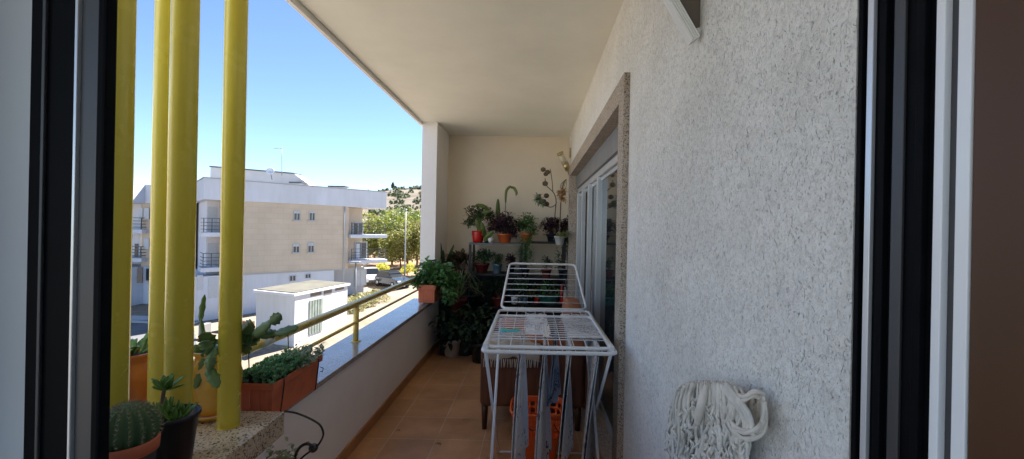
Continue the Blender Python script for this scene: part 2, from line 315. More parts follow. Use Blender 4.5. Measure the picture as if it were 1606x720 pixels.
# ------------------------------------------------------------------ mesh builder
ORI = {}
class MB:
    def __init__(s): s.v = []; s.f = []; s.smooth = []
    def add(s, vs, fs, smooth=False):
        n = len(s.v); s.v += [V(v) for v in vs]; s.f += [tuple(i+n for i in f) for f in fs]; s.smooth += [smooth]*len(fs); return s
    def box(s, a, b, M=None):
        x0, y0, z0 = a; x1, y1, z1 = b
        vs = [V((x, y, z)) for z in (z0, z1) for x, y in ((x0, y0), (x1, y0), (x1, y1), (x0, y1))]
        if M: vs = [M @ v for v in vs]
        return s.add(vs, [(0, 3, 2, 1), (4, 5, 6, 7), (0, 1, 5, 4), (1, 2, 6, 5), (2, 3, 7, 6), (3, 0, 4, 7)])
    def prism(s, pts, z0, z1):      # pts ccw in xy
        n = len(pts)
        vs = [V((p[0], p[1], z0)) for p in pts] + [V((p[0], p[1], z1)) for p in pts]
        return s.add(vs, [tuple(range(n-1, -1, -1)), tuple(range(n, 2*n))] + [(i, (i+1) % n, n+(i+1) % n, n+i) for i in range(n)])
    def tube(s, pts, r, seg=8, caps=True, closed=False):
        pts = [V(p) for p in pts]; n = len(pts)
        rs = r if isinstance(r, (list, tuple)) else [r]*n
        rings = []; up = None
        for i, p in enumerate(pts):
            if closed: t = pts[(i+1) % n] - pts[i-1]
            else: t = pts[min(i+1, n-1)] - pts[max(i-1, 0)]
            t.normalize()
            if up is None:
                up = V((0, 0, 1)) if abs(t.z) < .9 else V((1, 0, 0))
            a = t.cross(up); 
            if a.length < 1e-5: a = t.orthogonal()
            a.normalize(); b = a.cross(t).normalized(); up = b
            rings.append([p + (a*math.cos(2*PI*k/seg) + b*math.sin(2*PI*k/seg))*rs[i] for k in range(seg)])
        vs = [q for ring in rings for q in ring]; fs = []
        m = n if closed else n-1
        for i in range(m):
            j = (i+1) % n
            for k in range(seg):
                fs.append((i*seg+k, i*seg+(k+1) % seg, j*seg+(k+1) % seg, j*seg+k))
        if caps and not closed:
            fs.append(tuple(range(seg-1, -1, -1))); fs.append(tuple((n-1)*seg+k for k in range(seg)))
        return s.add(vs, fs, True)
    def lathe(s, prof, c, seg=28, sq=0, ax=1, ay=1, rib=None):
        c = V(c); vs = []; fs = []; n = len(prof)
        for r, z in prof:
            for k in range(seg):
                a = 2*PI*k/seg; rr = r
                if sq:
                    rr = r/((abs(math.cos(a))**sq + abs(math.sin(a))**sq)**(1/sq))
                if rib: rr *= rib(k, seg)
                vs.append(c + V((math.cos(a)*rr*ax, math.sin(a)*rr*ay, z)))
        for i in range(n-1):
            for k in range(seg):
                fs.append((i*seg+k, i*seg+(k+1) % seg, (i+1)*seg+(k+1) % seg, (i+1)*seg+k))
        return s.add(vs, fs, True)
    def disc(s, c, r, seg=24, ax=1, ay=1):
        c = V(c); return s.add([c + V((math.cos(2*PI*k/seg)*r*ax, math.sin(2*PI*k/seg)*r*ay, 0)) for k in range(seg)], [tuple(range(seg))])
    def ball(s, c, r, seg=12, rings=8, sc=(1, 1, 1)):
        return s.lathe([(r*math.sin(PI*i/rings)*1.0+1e-5, -r*math.cos(PI*i/rings)*sc[2]) for i in range(rings+1)], c, seg, ax=sc[0], ay=sc[1])
    def leaf(s, p, d, L, W, bend=.3, up=None, fold=.15, n=4, tip=.9):
        """a curved, folded leaf of n segments"""
        p = V(p); d = V(d).normalized(); u = V(up) if up else V((0, 0, 1))
        side = d.cross(u)
        if side.length < .05: side = d.cross(V((random.uniform(-1, 1), random.uniform(-1, 1), .1)))
        side.normalize(); nor = side.cross(d).normalized()
        vs = []; fs = []
        q = p.copy(); ang = 0
        for i in range(n+1):
            t = i/n
            w = W*.5*max(.02, math.sin(PI*min(1, (t*.92+.06)))**tip)
            dd = (d*math.cos(ang) - nor*math.sin(ang)); nn = (nor*math.cos(ang) + d*math.sin(ang))
            vs += [q - side*w + nn*w*fold*2, q, q + side*w + nn*w*fold*2]
            q = q + dd*(L/n); ang += bend/n*1.6
        for i in range(n):
            a = i*3
            fs += [(a, a+1, a+4, a+3), (a+1, a+2, a+5, a+4)]
        return s.add(vs, fs, True)
    def build(s, name, m, parent=None, loc=None, bevel=0, solid=0, sub=0, segs=2):
        if parent is not None: o0 = ORI[parent.name]
        else: o0 = V(loc) if loc is not None else V((0, 0, 0))
        me = bpy.data.meshes.new(name); me.from_pydata([v-o0 for v in s.v], [], s.f)
        me.polygons.foreach_set('use_smooth', s.smooth); me.update()
        me.materials.append(m if not isinstance(m, str) else MT[m])
        o = bpy.data.objects.new(name, me); COL.objects.link(o)
        if parent is not None: o.parent = parent
        else: o.location = o0
        ORI[o.name] = o0
        if solid:
            md = o.modifiers.new('thickness', 'SOLIDIFY'); md.thickness = solid; md.offset = 0
        if bevel:
            md = o.modifiers.new('bevel', 'BEVEL'); md.width = bevel; md.segments = segs; md.limit_method = 'ANGLE'; md.angle_limit = R(40)
        if sub:
            md = o.modifiers.new('sub', 'SUBSURF'); md.levels = sub; md.render_levels = sub
        return o
def thing(name, label, cat, loc, group=None):
    o = bpy.data.objects.new(name, None); COL.objects.link(o); o.location = loc; ORI[o.name] = V(loc)
    o['label'] = label; o['category'] = cat
    if group: o['group'] = group
    o.empty_display_size = .1
    return o
def tag(o, label, cat, group=None):
    o['label'] = label; o['category'] = cat
    if group: o['group'] = group
    return o
def struct(o): o['kind'] = 'structure'; return o
def B(a, b): return MB().box(a, b)
rnd = random.uniform

# ================================================================== BALCONY SHELL
XL_IN, XL_OUT, XR = -1.142, -1.378, .462
YF, YP, ZC = 5.43, 4.78, 2.686
SILL = .618
YW = .589
struct(B((XL_OUT+.03, -.2, -.22), (XR+.02, YF+.02, 0)).build('floor', 'tiles'))
cl = MB().box((-1.32, .44, ZC), (XR+.3, YF+.25, ZC+.22)); struct(cl.build('ceiling', 'ceilp', bevel=.006))
# drip lip along the outer slab edge
struct(MB().box((-1.352, .44, ZC-.035), (-1.322, YF+.25, ZC+.24)).build('ceiling_edge', 'parapet', bevel=.004))
# right wall pieces round the door opening
DY0, DY1, DZ = 2.12, 4.93, 2.11
w = MB()
w.box((XR, YW, 0), (XR+.28, DY0-.05, ZC)); w.box((XR, DY1+.05, 0), (XR+.28, YF, ZC)); w.box((XR, DY0-.05, DZ+.05), (XR+.28, DY1+.05, ZC))
struct(w.build('wall_right', 'stucco'))
struct(B((-1.142, YF, 0), (XR+.28, YF+.2, ZC)).build('wall_far', 'cream'))
struct(B((-1.32, YP, SILL+.03), (-1.142, YF+.2, ZC)).build('pillar', 'parapet', bevel=.004))
pw = MB().box((-1.345, 1.655, -.2), (XL_IN, YF+.2, SILL-.03)); struct(pw.build('parapet_wall', 'parapet', bevel=.003))
struct(B((-1.385, 1.652, SILL-.03), (XL_IN+.022, YP+.001, SILL)).build('parapet_sill', 'sillg', bevel=.003))
struct(B((XL_IN, 1.66, .0), (XL_IN+.012, YF-.002, .075)).build('skirting_left', 'skirt', bevel=.002))
struct(B((XL_IN+.013, YF-.012, .0), (XR-.013, YF, .075)).build('skirting_far', 'skirt', bevel=.002))
sk = MB().box((XR-.012, YW+.01, 0), (XR, DY0-.13, .075)); struct(sk.build('skirting_right', 'skirt', bevel=.002))
# raised granite ledge at the near end with its pier
GZ = .696
struct(MB().prism([(-2.3, YW), (-.955, YW), (-.99, 1.65), (-2.3, 1.65)], GZ-.092, GZ).build('granite_ledge', 'granite', bevel=.004))
struct(B((-2.25, YW+.01, -.3), (-1.03, 1.60, GZ-.092)).build('ledge_pier', 'parapet'))
# wall the photographer's window is set in, and the room behind it
ww = MB()
ww.box((-3.4, .43, -6.5), (-.70, YW-.004, 3.6)); ww.box((-.70, .43, -6.5), (XR+.3, YW-.004, .80)); ww.box((-.70, .43, 2.25), (XR+.3, YW-.004, 3.6))
struct(ww.build('wall_window', 'bwhite'))
rm = MB()
rm.box((2.4, -3.0, -.1), (2.5, .428, 2.7)); rm.box((-2.6, -3.1, -.1), (2.5, -3.0, .9))
rm.box((-2.6, -3.0, 2.6), (2.5, .428, 2.72)); 
rm.box((XR+.3, .35, -.1), (2.4, .428, 2.6))
struct(rm.build('room_walls', 'darkroom'))  # unseen room; back and left sides opened to let daylight onto the frames
struct(B((-2.6, -3.1, -.2), (2.5, .428, 0.0)).build('room_floor', 'brown'))
# rest of our building: mass to the right and above, so that the sun stays behind it
bm_ = MB()
bm_.box((XR+.9, YW, -6.6), (11, 6.0, 3.6)); bm_.box((XR+.29, YW, -6.6), (XR+.9, 6.0, -.25)); bm_.box((XR+.31, YW, ZC+.25), (XR+.9, 6.0, 3.6))
bm_.box((2.7, -3.1, -6.6), (11, YW-.002, 3.6))
struct(bm_.build('own_building', 'bwhite'))
bl = MB(); bl.box((-1.32, .6, ZC+.24), (XR+.30, YF+.2, ZC+.9)); struct(bl.build('upper_balcony', 'bwhite'))
struct(B((-1.31, 1.66, -6.6), (XR+.28, YF+.2, -.23)).build('lower_facade', 'bwhite'))

# ------------------------------------------------------------------ sliding door in the right wall
door = thing('sliding_door', 'silver aluminium sliding glass door with speckled granite surround in the right wall', 'door', (XR, DY0, 0))
fx = XR-.03
s = MB()
s.box((fx, DY0-.12, 0), (XR+.20, DY0, DZ+.12)).build('jamb', 'surround', door, bevel=.002)
MB().box((fx, DY1, 0), (XR+.20, DY1+.12, DZ+.12)).build('jamb', 'surround', door, bevel=.002)
MB().box((fx, DY0+.001, DZ), (XR+.20, DY1-.001, DZ+.12)).build('lintel', 'surround', door, bevel=.002)
B((XR+.005, DY0, 0), (XR+.14, DY1, .03)).build('threshold', 'surround', door)
MB().box((XR+.05, DY0+.001, DZ-.16), (XR+.14, DY1-.001, DZ-.001)).build('shutter_box', 'doorgrey', door, bevel=.004)
MB().box((XR+.07, DY0+.001, DZ-.215), (XR+.135, DY1-.001, DZ-.162)).build('head_rail', 'door_alu', door, bevel=.003)
for y, x0, x1, wd in ((2.16, .075, .12, .07), (3.34, .060, .105, .07), (3.86, .055, .095, .07), (4.32, .05, .09, .06), (4.84, .06, .12, .07)):
    MB().box((XR+x0, y, .05), (XR+x1, y+wd, DZ-.217)).build('stile', 'door_alu', door, bevel=.003)
for a, b, x in ((2.23, 3.34, .10), (3.41, 3.86, .10), (3.93, 4.32, .10), (4.38, 4.84, .10)):
    g = MB().box((XR+x, a, .11), (XR+x+.008, b, DZ-.25)).build('pane', 'glass', door)
    MB().box((XR+x-.01, a, .05), (XR+x+.02, b, .108)).build('bottom_rail', 'door_alu', door, bevel=.002)
    MB().box((XR+x-.01, a, DZ-.248), (XR+x+.02, b, DZ-.218)).build('top_rail', 'door_alu', door, bevel=.002)
# ------------------------------------------------------------------ photographer's window: right jamb, left sash
wj = thing('window_track', 'black aluminium sliding window track at the right edge with a bright painted glint line', 'window frame', (XR, .5, .8))
Z0, Z1 = .805, 2.245
MB().box((XR+.004, .475, Z0), (XR+.06, YW-.006, Z1)).build('track', 'blackframe', wj)
for y0, y1, x in ((.575, .583, -.003), (.535, .545, -.004), (.482, .492, -.004)):
    MB().box((XR+x, y0, Z0), (XR+.004, y1, Z1)).build('rib', 'blackframe', wj, bevel=.001)
MB().box((XR-.002, .558, Z0), (XR+.004, .568, Z1)).build('bright_strip', 'brightalu', wj, bevel=.001)  # light catching the black track, put into a bright strip
MB().box((XR+.0, .512, Z0), (XR+.004, .528, Z1)).build('brush_strip', 'greyalu', wj, bevel=.001)
rv = thing('window_lining', 'white lacquered lining strip between black window track and brown wood', 'window lining', (XR, .45, .8))
MB().box((XR+.002, .464, Z0), (XR+.06, .4745, Z1)).build('strip', 'whitereveal', rv, bevel=.001)
MB().box((XR+.010, .452, Z0), (XR+.06, .4635, Z1)).build('groove', 'greyalu', rv)
MB().box((XR+.004, .437, Z0), (XR+.06, .4515, Z1)).build('strip', 'whitereveal', rv, bevel=.001)
tag(MB().box((XR+.006, .36, .4), (XR+.30, .4365, 2.5)).build('wooden_panel', 'brown', None, (XR+.1, .40, .4), bevel=.002), 'dark brown wooden panel at the right edge beside the window', 'wood panel')
ws = thing('sliding_window', 'black and grey aluminium window sash standing at the left edge', 'window sash', (-.56, .5, .8))
D = .50
def xl(px, d=None): return (px-CX)/F*(d or D)
MB().box((xl(42), D, Z0), (xl(113), D+.008, Z1)).build('outer_stile', 'blackframe', ws, bevel=.002)
MB().box((xl(66), D-.004, Z0), (xl(71), D, Z1)).build('stile_groove', 'greyalu', ws, bevel=.001)
MB().box((xl(113)+.0005, D-.002, Z0), (xl(118.5), D+.008, Z1)).build('bright_strip', 'brightalu', ws, bevel=.001)
MB().box((xl(118.5)+.0005, D+.002, Z0), (xl(147), D+.010, Z1)).build('inner_stile', 'greyalu', ws, bevel=.001)
MB().box((xl(147)+.0005, D-.001, Z0), (xl(180, D+.014), D+.014, Z1)).build('edge_stile', 'blackframe', ws, bevel=.003)
tag(MB().box((-.69, D+.002, Z0), (xl(42)-.0005, D+.008, Z1)).build('window_panel', 'panelgrey', None, (-.65, D, Z0)), 'pale grey flat panel left of the black window sash', 'panel')

# ------------------------------------------------------------------ railing
rl = thing('balcony_railing', 'olive painted tubular railing running along the parapet sill', 'railing', (-1.26, 2.9, SILL))
RX, RZ = -1.262, .893
MB().tube([(RX, 1.70, RZ-.012), (RX, 1.75, RZ), (RX, 4.775, RZ)], .0235, 14).build('handrail', 'rail', rl)
MB().tube([(RX, 1.80, .757), (RX, 4.775, .757)], .0105, 10).build('lower_bar', 'rail', rl)
for y in (2.94,):
    p = MB().tube([(RX, y, SILL+.004), (RX, y, RZ-.012)], .019, 12).build('post', 'rail', rl)
    MB().lathe([(.0, SILL+.006), (.034, SILL+.006), (.034, SILL+.001)], (RX, y, 0), 16).build('base_plate', 'rail', rl)
MB().lathe([(.0, 0), (.030, 0), (.030, .005), (0, .005)], (0, 0, 0), 16)
w_ = MB().tube([(RX, 1.90, RZ+.001), (RX, 1.975, RZ+.001)], .0265, 14).build('sleeve', 'railcap', rl)

# ------------------------------------------------------------------ yellow tubes
TB = [(-1.12, 1.52, 'front yellow tube standing on the granite ledge right of all the others'),
      (-1.12, 1.30, 'thick yellow tube in the middle with a thinner one right behind its left edge'),
      (-1.12, 1.09, 'yellow tube closest to the black window sash'),
      (-1.33, 1.47, 'yellow tube partly hidden behind the middle tube')]
for x, y, lb in TB:
    t = thing('yellow_tube', lb, 'tube', (x, y, GZ), 'yellow tubes standing on the granite ledge')
    MB().tube([(x, y, GZ+.004), (x, y, ZC+1.2)], .0362, 32).build('tube_shaft', 'yellow', t)
    MB().lathe([(.0, .003), (.0385, .003), (.0385, .001), (0, .001)], (x, y, GZ), 32).build('base_ring', 'rail', t)

# ------------------------------------------------------------------ pots helper
def pot(mb, c, r0, r1, h, rim=.008, seg=32, riph=.02, sq=0):
    """tapered pot with a rolled rim and an inner wall"""
    pr = [(0, 0), (r0*.9, 0), (r0, .004), (r1-.001, h-riph), (r1+rim, h-riph), (r1+rim, h-.003), (r1+rim-.003, h), (r1-.004, h), (r1-.007, h-.01), (r1-.009, h-.025)]
    return mb.lathe(pr, c, seg, sq)
def soil(c, r, name_parent, ax=1, ay=1):
    m = MB(); n = 24
    m.lathe([(r, 0), (r*.6, .006), (r*.2, .009), (.001, .01)], c, n, ax=ax, ay=ay)
    return m.build('soil', 'soil', name_parent)

# cactus in its red rimmed dark pot
cx, cy = -.985, 1.0
t = thing('potted_cactus', 'round ribbed cactus in a dark pot with a red rim on the ledge', 'cactus', (cx, cy, GZ))
MB().lathe([(0, .0), (.04, 0), (.056, .205), (.05, .205)], (cx, cy, GZ), 32).build('pot', 'blackpot', t, solid=.002)
MB().lathe([(.054, .188), (.060, .188), (.062, .216), (.060, .220), (.054, .218), (.053, .205)], (cx, cy, GZ), 36).build('pot_rim', 'terracotta', t)
c0 = V((cx, cy, GZ+.245)); nr = 17
m = MB(); seg = nr*6; rings = 18
prof = [(.0575*math.sin(PI*(.04+.96*i/rings))+.0004, -.062*math.cos(PI*(.04+.96*i/rings))) for i in range(rings+1)]
m.lathe(prof, c0, seg, rib=lambda k, sg: 1+.085*math.cos(2*PI*k/6))
cb = m.build('cactus_body', leafmat('cactus_skin', (.06, .12, .045), (.06, .12, .045), .6, 0), t)
m = MB()
for k in range(nr):
    a = 2*PI*k/nr
    for i in range(3, rings-1):
        r, z = prof[i]; r *= 1.09
        p = c0+V((math.cos(a)*r, math.sin(a)*r, z)); n_ = V((math.cos(a)*r, math.sin(a)*r, z)).normalized()
        for q in range(6):
            d = (n_+V((rnd(-.8, .8), rnd(-.8, .8), rnd(-.8, .8)))).normalized()
            m.add([p+d.orthogonal()*.0006, p-d.orthogonal()*.0006, p+d*.009], [(0, 1, 2)])
m.build('spines', mat('pale_spines', (.42, .36, .24), .8), t)
# black pot with succulents
cx, cy = -1.005, 1.15
t = thing('black_pot', 'black plastic pot with pointed green succulents beside the round cactus', 'potted plant', (cx, cy, GZ))
MB().lathe([(0, 0), (.036, 0), (.058, .205), (.063, .206), (.064, .216), (.061, .218), (.056, .214), (.051, .17), (.0, .17)], (cx, cy, GZ), 36).build('pot', 'blackpot', t)
soil(V((cx, cy, GZ+.185)), .048, t)
m = MB()
for q, (ox, oy, cnt, L) in enumerate([(-.012, -.012, 14, .062), (.012, .01, 16, .05), (-.03, .012, 10, .05), (.02, -.02, 10, .045)]):
    for k in range(cnt):
        a = 2*PI*k/cnt+rnd(-.2, .2); e = rnd(.25, 1.3)
        m.leaf((cx+ox, cy+oy, GZ+.193+.006*rnd(0, 1)), (math.cos(a)*math.cos(e), math.sin(a)*math.cos(e), math.sin(e)), L*rnd(.8, 1.15), .012, -.35, n=5, tip=.7)
m.build('leaves', LM['succ'], t, solid=.0022)
# tall rosette behind the cactus
t = thing('small_succulent', 'small light green rosette peeking over the round cactus', 'plant', (-1.13, 1.195, GZ))
m = MB()
c = V((-1.075, 1.205, .955))
MB().tube([(-1.10, 1.20, GZ+.11), (-1.08, 1.205, .955)], [.006, .005], 8).build('stem', 'wood', t)
pp = MB(); pot(pp, (-1.105, 1.2, GZ), .028, .036, .11, .004, 24, .015); pp.build('pot', 'terracotta', t)
for k in range(13):
    a = 2.4*k; e = .15+.1*k
    m.leaf(c, (math.cos(a)*math.cos(e), math.sin(a)*math.cos(e), math.sin(e)), .058-.0015*k, .021, -.3, n=5, tip=.65)
m.build('rosette', LM['succ'], t, solid=.003)
# glazed terracotta pot
cx, cy = -1.53, 1.56
t = thing('terracotta_pot', 'shiny terracotta pot with pale green leaves behind the left yellow tubes', 'potted plant', (cx, cy, GZ))
MB().lathe([(0, 0), (.07, 0), (.085, .03), (.105, .10), (.112, .165), (.104, .20), (.088, .222), (.086, .235), (.098, .25), (.10, .258), (.094, .262), (.084, .25), (.08, .225), (0, .225)], (cx, cy, GZ), 48).build('pot', 'glazed', t)
soil(V((cx, cy, GZ+.235)), .082, t)
m = MB()
for k in range(30):
    a = rnd(0, 2*PI); e = rnd(.4, 1.3); rr = rnd(0, .06)
    m.leaf((cx+math.cos(a)*rr, cy+math.sin(a)*rr, GZ+.24), (math.cos(a)*math.cos(e), math.sin(a)*math.cos(e), math.sin(e)), rnd(.07, .14), .02, rnd(.2, .9), n=6)
m.build('leaves', LM['succ'], t, solid=.002)
# cream pot with scalloped leaves
cx, cy = -1.235, 1.60
t = thing('cream_pot', 'amber cream glazed pot with scalloped dark leaves behind the front tube', 'potted plant', (cx, cy, GZ))
MB().lathe([(0, .02), (.058, .02), (.074, .06), (.088, .12), (.089, .165), (.080, .205), (.066, .232), (.064, .243), (.076, .258), (.078, .265), (.073, .267), (.063, .255), (.058, .235), (0, .235)], (cx, cy, GZ), 48).build('pot', 'creampot', t)
MB().lathe([(0, .001), (.06, .001), (.078, .02), (.080, .024), (.074, .024), (.056, .016), (0, .016)], (cx, cy, GZ), 40).build('saucer', 'creampot', t)
soil(V((cx, cy, GZ+.24)), .058, t)
def scallop(m, p0, p1, W, nrm=None, lobes=4, curl=.0):
    """flat scalloped pad from p0 to p1"""
    p0 = V(p0); p1 = V(p1); d = p1-p0; L = d.length; d.normalize()
    tocam = (EYE-p0).normalized() if nrm is None else V(nrm)
    side = d.cross(tocam).normalized(); nn = side.cross(d).normalized()
    n = lobes*4; vs = []; fs = []
    for i in range(n+1):
        tt = i/n; env = math.sin(PI*min(1, tt*.88+.10))**.6
        sc = (1-.24*abs(math.cos(PI*tt*lobes)))
        w_ = W*.5*env*sc; q = p0+d*L*tt - nn*curl*L*math.sin(PI*tt)
        vs += [q-side*w_-nn*w_*.3, q, q+side*w_-nn*w_*.3]
    for i in range(n):
        a = i*3; fs += [(a, a+1, a+4, a+3), (a+1, a+2, a+5, a+4)]
    m.add(vs, fs, True)
m = MB(); st = MB()
bz = V((cx, cy, GZ+.25))
chains = [ # lists of (px,py,D) joints, width
    ([(385, 540, 1.57), (398, 524, 1.52), (425, 505, 1.48), (441, 494, 1.46)], .036),
    ([(388, 538, 1.58), (410, 528, 1.54), (435, 522, 1.50), (468, 513, 1.48)], .030),
    ([(376, 545, 1.58), (382, 520, 1.55), (395, 505, 1.53)], .045),
    ([(380, 550, 1.58), (392, 540, 1.56), (400, 520, 1.56)], .042),
    ([(345, 550, 1.60), (330, 540, 1.56), (318, 522, 1.52)], .045),
    ([(345, 555, 1.60), (338, 545, 1.50), (330, 560, 1.46), (328, 580, 1.46), (342, 608, 1.45)], .032),
    ([(350, 550, 1.60), (334, 548, 1.50), (324, 548, 1.47), (318, 535, 1.46)], .040),
    ([(345, 560, 1.60), (322, 560, 1.54), (314, 585, 1.52), (306, 610, 1.50)], .022),
    ([(330, 556, 1.60), (313, 555, 1.56), (310, 545, 1.56)], .035),
    ([(322, 550, 1.60), (315, 500, 1.60), (321, 462, 1.60)], .016),
]
for ch, W in chains:
    pts = [P(*c) for c in ch]
    if ch[0][2] >= 1.56: st.tube([bz+V((rnd(-.03, .03), rnd(-.03, .03), -.01)), pts[0]], .003, 6)
    for a, b in zip(pts, pts[1:]):
        tw = (EYE-a).normalized()+V((rnd(-.4, .4), rnd(-.4, .2), rnd(-.1, .6)))
        scallop(m, a-(b-a)*.10, b, W*1.35, tw, 3, rnd(-.06, .08))
random.seed(5)
for k in range(20):
    a = rnd(0, 2*PI); e = rnd(.2, 1.2); d = V((math.cos(a)*math.cos(e), math.sin(a)*math.cos(e), math.sin(e)))
    p = bz+V((rnd(-.03, .03), rnd(-.03, .03), 0)); q = p+d*rnd(.04, .07)
    scallop(m, p, q, .03, (rnd(-1, 1), -1, rnd(0, 1)), 3)
m.build('leaves', LM['broad'], t, solid=.0022); st.build('stems', LM['dark'], t)

# ------------------------------------------------------------------ near planter on the sill
def planter_box(x0, x1, y0, y1, z0, z1, taper=.018, rim=.03):
    """tapered rectangular planter with collar and open top"""
    m = MB()
    def ring(inset, z): return [V((x0+inset, y0+inset, z)), V((x1-inset, y0+inset, z)), V((x1-inset, y1-inset, z)), V((x0+inset, y1-inset, z))]
    rings = [ring(taper, z0), ring(.012, z1-rim), ring(0, z1-rim-.001), ring(0, z1), ring(.008, z1), ring(.012, z1-.03)]
    vs = [v for r in rings for v in r]; fs = [(3, 2, 1, 0), (20, 21, 22, 23)]
    for i in range(len(rings)-1):
        for k in range(4):
            fs.append((i*4+k, i*4+(k+1) % 4, (i+1)*4+(k+1) % 4, (i+1)*4+k))
    m.add(vs, fs); 
    # ribs on the sides below the collar
    n = max(3, int((x1-x0)/.032))
    for i in range(1, n):
        x = x0+(x1-x0)*i/n; m.box((x-.003, y0+.004+taper*.4, z0+.012), (x+.003, y0+.016+taper*.4, z1-rim-.004))
    return m
t = thing('planter_box', 'long terracotta planter with grey green succulents on the near end of the sill', 'planter', (-1.16, 1.9, SILL))
px0, px1, py0, py1, pz = -1.245, -1.068, 1.70, 2.10, SILL+.168
planter_box(px0, px1, py0, py1, SILL+.004, pz).build('box', 'terracotta', t, bevel=.003)
sl = MB()
for i in range(9):
    for j in range(16):
        pass
g = [[V((px0+.012+(px1-px0-.024)*i/8, py0+.012+(py1-py0-.024)*j/14, pz-.018+rnd(-.004, .006))) for i in range(9)] for j in range(15)]
sl.add([v for r in g for v in r], [(j*9+i, j*9+i+1, (j+1)*9+i+1, (j+1)*9+i) for j in range(14) for i in range(8)], True); sl.build('soil', 'soil', t)
def rosettes(m, n, xa, xb, ya, yb, z, r, leaves=9, hmax=.05):
    for k in range(n):
        x = rnd(xa, xb); y = rnd(ya, yb); zz = z+rnd(0, hmax)*(.4+.6*math.sin(PI*(x-xa)/(xb-xa)))
        rr = r*rnd(.7, 1.25); tx, ty = rnd(-.45, .45), rnd(-.5, .3)
        for l in range(leaves):
            a = 2.4*l+rnd(-.1, .1); e = .15+l*.13
            d = V((math.cos(a)*math.cos(e)+tx*.6, math.sin(a)*math.cos(e)+ty*.6, math.sin(e)))
            m.leaf((x, y, zz), d, rr*(1-.04*l), rr*.42, -.4, n=3, fold=.1, tip=.55)
random.seed(21)
m = MB(); rosettes(m, 330, px0+.0, px1-.0, py0+.0, py1-.13, pz-.004, .021, 8, .06); m.build('succulents', LM['sedum'], t)
m = MB()
for k in range(80):
    x = rnd(px0, px1+.01); y = rnd(py0+.16, py1+.02); z = pz-.01
    lean = V((rnd(-.5, .8), rnd(-.3, .7), rnd(.5, 1))).normalized(); L = rnd(.03, .075)
    for l in range(9):
        q = V((x, y, z))+lean*L*l/8; a = 2.4*l; dd = (lean*.7+V((math.cos(a), math.sin(a), .1))).normalized()
        m.leaf(q, dd, .026*rnd(.7, 1.2), .011, .1, n=3, fold=.1, tip=.6)
m.build('sprigs', LM['sedum2'], t)
hz = thing('planter_hanger', 'black wire hanger strapped round the long terracotta planter', 'hanger', (-1.16, 1.9, SILL))
for y in (1.765, 2.05):
    MB().tube([(RX, y, RZ+.026), (RX+.04, y, RZ+.02), (px0+.03, y, pz+.02), (px1+.004, y, pz+.006), (px1+.004, y, pz-.03), (px1-.010, y, SILL+.008), (px1-.05, y, SILL+.0025)], .0028, 6).build('strap', 'iron', hz)
MB().tube([(px1+.006, 2.06, pz-.05), (px1+.02, 2.065, pz-.058), (px1+.014, 2.07, pz-.078), (px1+.002, 2.07, pz-.075)], .002, 6).build('hook', 'iron', hz)

# ------------------------------------------------------------------ wrought iron stand inside the parapet with its little plant
t = thing('iron_plant_stand', 'curled black iron plant stand below the granite ledge corner', 'plant stand', (-.93, 1.75, 0))
def curve(pts, n=10):
    out = []; pts = [V(p) for p in pts]
    for i in range(len(pts)-1):
        p0 = pts[max(i-1, 0)]; p1 = pts[i]; p2 = pts[i+1]; p3 = pts[min(i+2, len(pts)-1)]
        for k in range(n):
            u = k/n; out.append(.5*((2*p1)+(-p0+p2)*u+(2*p0-5*p1+4*p2-p3)*u*u+(-p0+3*p1-3*p2+p3)*u**3))
    out.append(pts[-1]); return out
dd = 1.72
scr = [P(446, 645, dd), P(465, 648, dd), P(487, 657, dd), P(502, 667, dd), P(507, 680, dd), P(503, 692, dd), P(494, 703, dd), P(478, 714, dd), P(462, 730, dd)]
MB().tube(curve(scr), .0042, 8).build('scroll', 'iron', t)
scr2 = [P(463, 735, dd-.01), P(463, 716, dd-.01), P(470, 702, dd-.01), P(482, 696, dd-.01), P(492, 701, dd-.01)]
MB().tube(curve(scr2), .0062, 8).build('scroll', 'iron', t)
MB().ball(P(491.5, 702.5, dd), .0185, 16, 12).build('knob', 'iron', t)
b0 = P(462, 730, dd)
MB().tube([b0, (b0.x-.01, b0.y, .25), (b0.x+.04, b0.y, 0.005)], .006, 8).build('leg', 'iron', t)
MB().tube([(b0.x-.12, b0.y+.02, .35), (b0.x-.10, b0.y+.03, .2), (b0.x-.13, b0.y+.02, .005)], .006, 8).build('leg', 'iron', t)
MB().tube([(b0.x-.05, b0.y-.1, .33), (b0.x-.05, b0.y-.1, .2), (b0.x-.06, b0.y-.14, .005)], .006, 8).build('leg', 'iron', t)
rc = V((b0.x-.07, b0.y+.0, .33))
MB().tube([rc+V((math.cos(a)*.08, math.sin(a)*.08, 0)) for a in [2*PI*k/20 for k in range(20)]], .005, 8, closed=True).build('ring', 'iron', t)
t = thing('small_potted_plant', 'little grey green plant in a terracotta pot held by the iron stand', 'potted plant', rc)
m = MB(); pot(m, rc+V((.005, 0, -.02)), .045, .062, .10, .005); m.build('pot', 'terracotta', t)
m = MB()
for k in range(26):
    a = rnd(0, 2*PI); lean = V((math.cos(a)*.6, math.sin(a)*.4, rnd(.6, 1.2))).normalized(); L = rnd(.07, .16); b1 = rc+V((rnd(-.03, .04), rnd(-.03, .03), .06))
    for l in range(8):
        q = b1+lean*L*l/7; aa = 2.4*l+k
        m.leaf(q, (math.cos(aa), math.sin(aa), .6), .026, .014, .3, n=3, tip=.6)
m.build('leaves', LM['sedum2'], t)

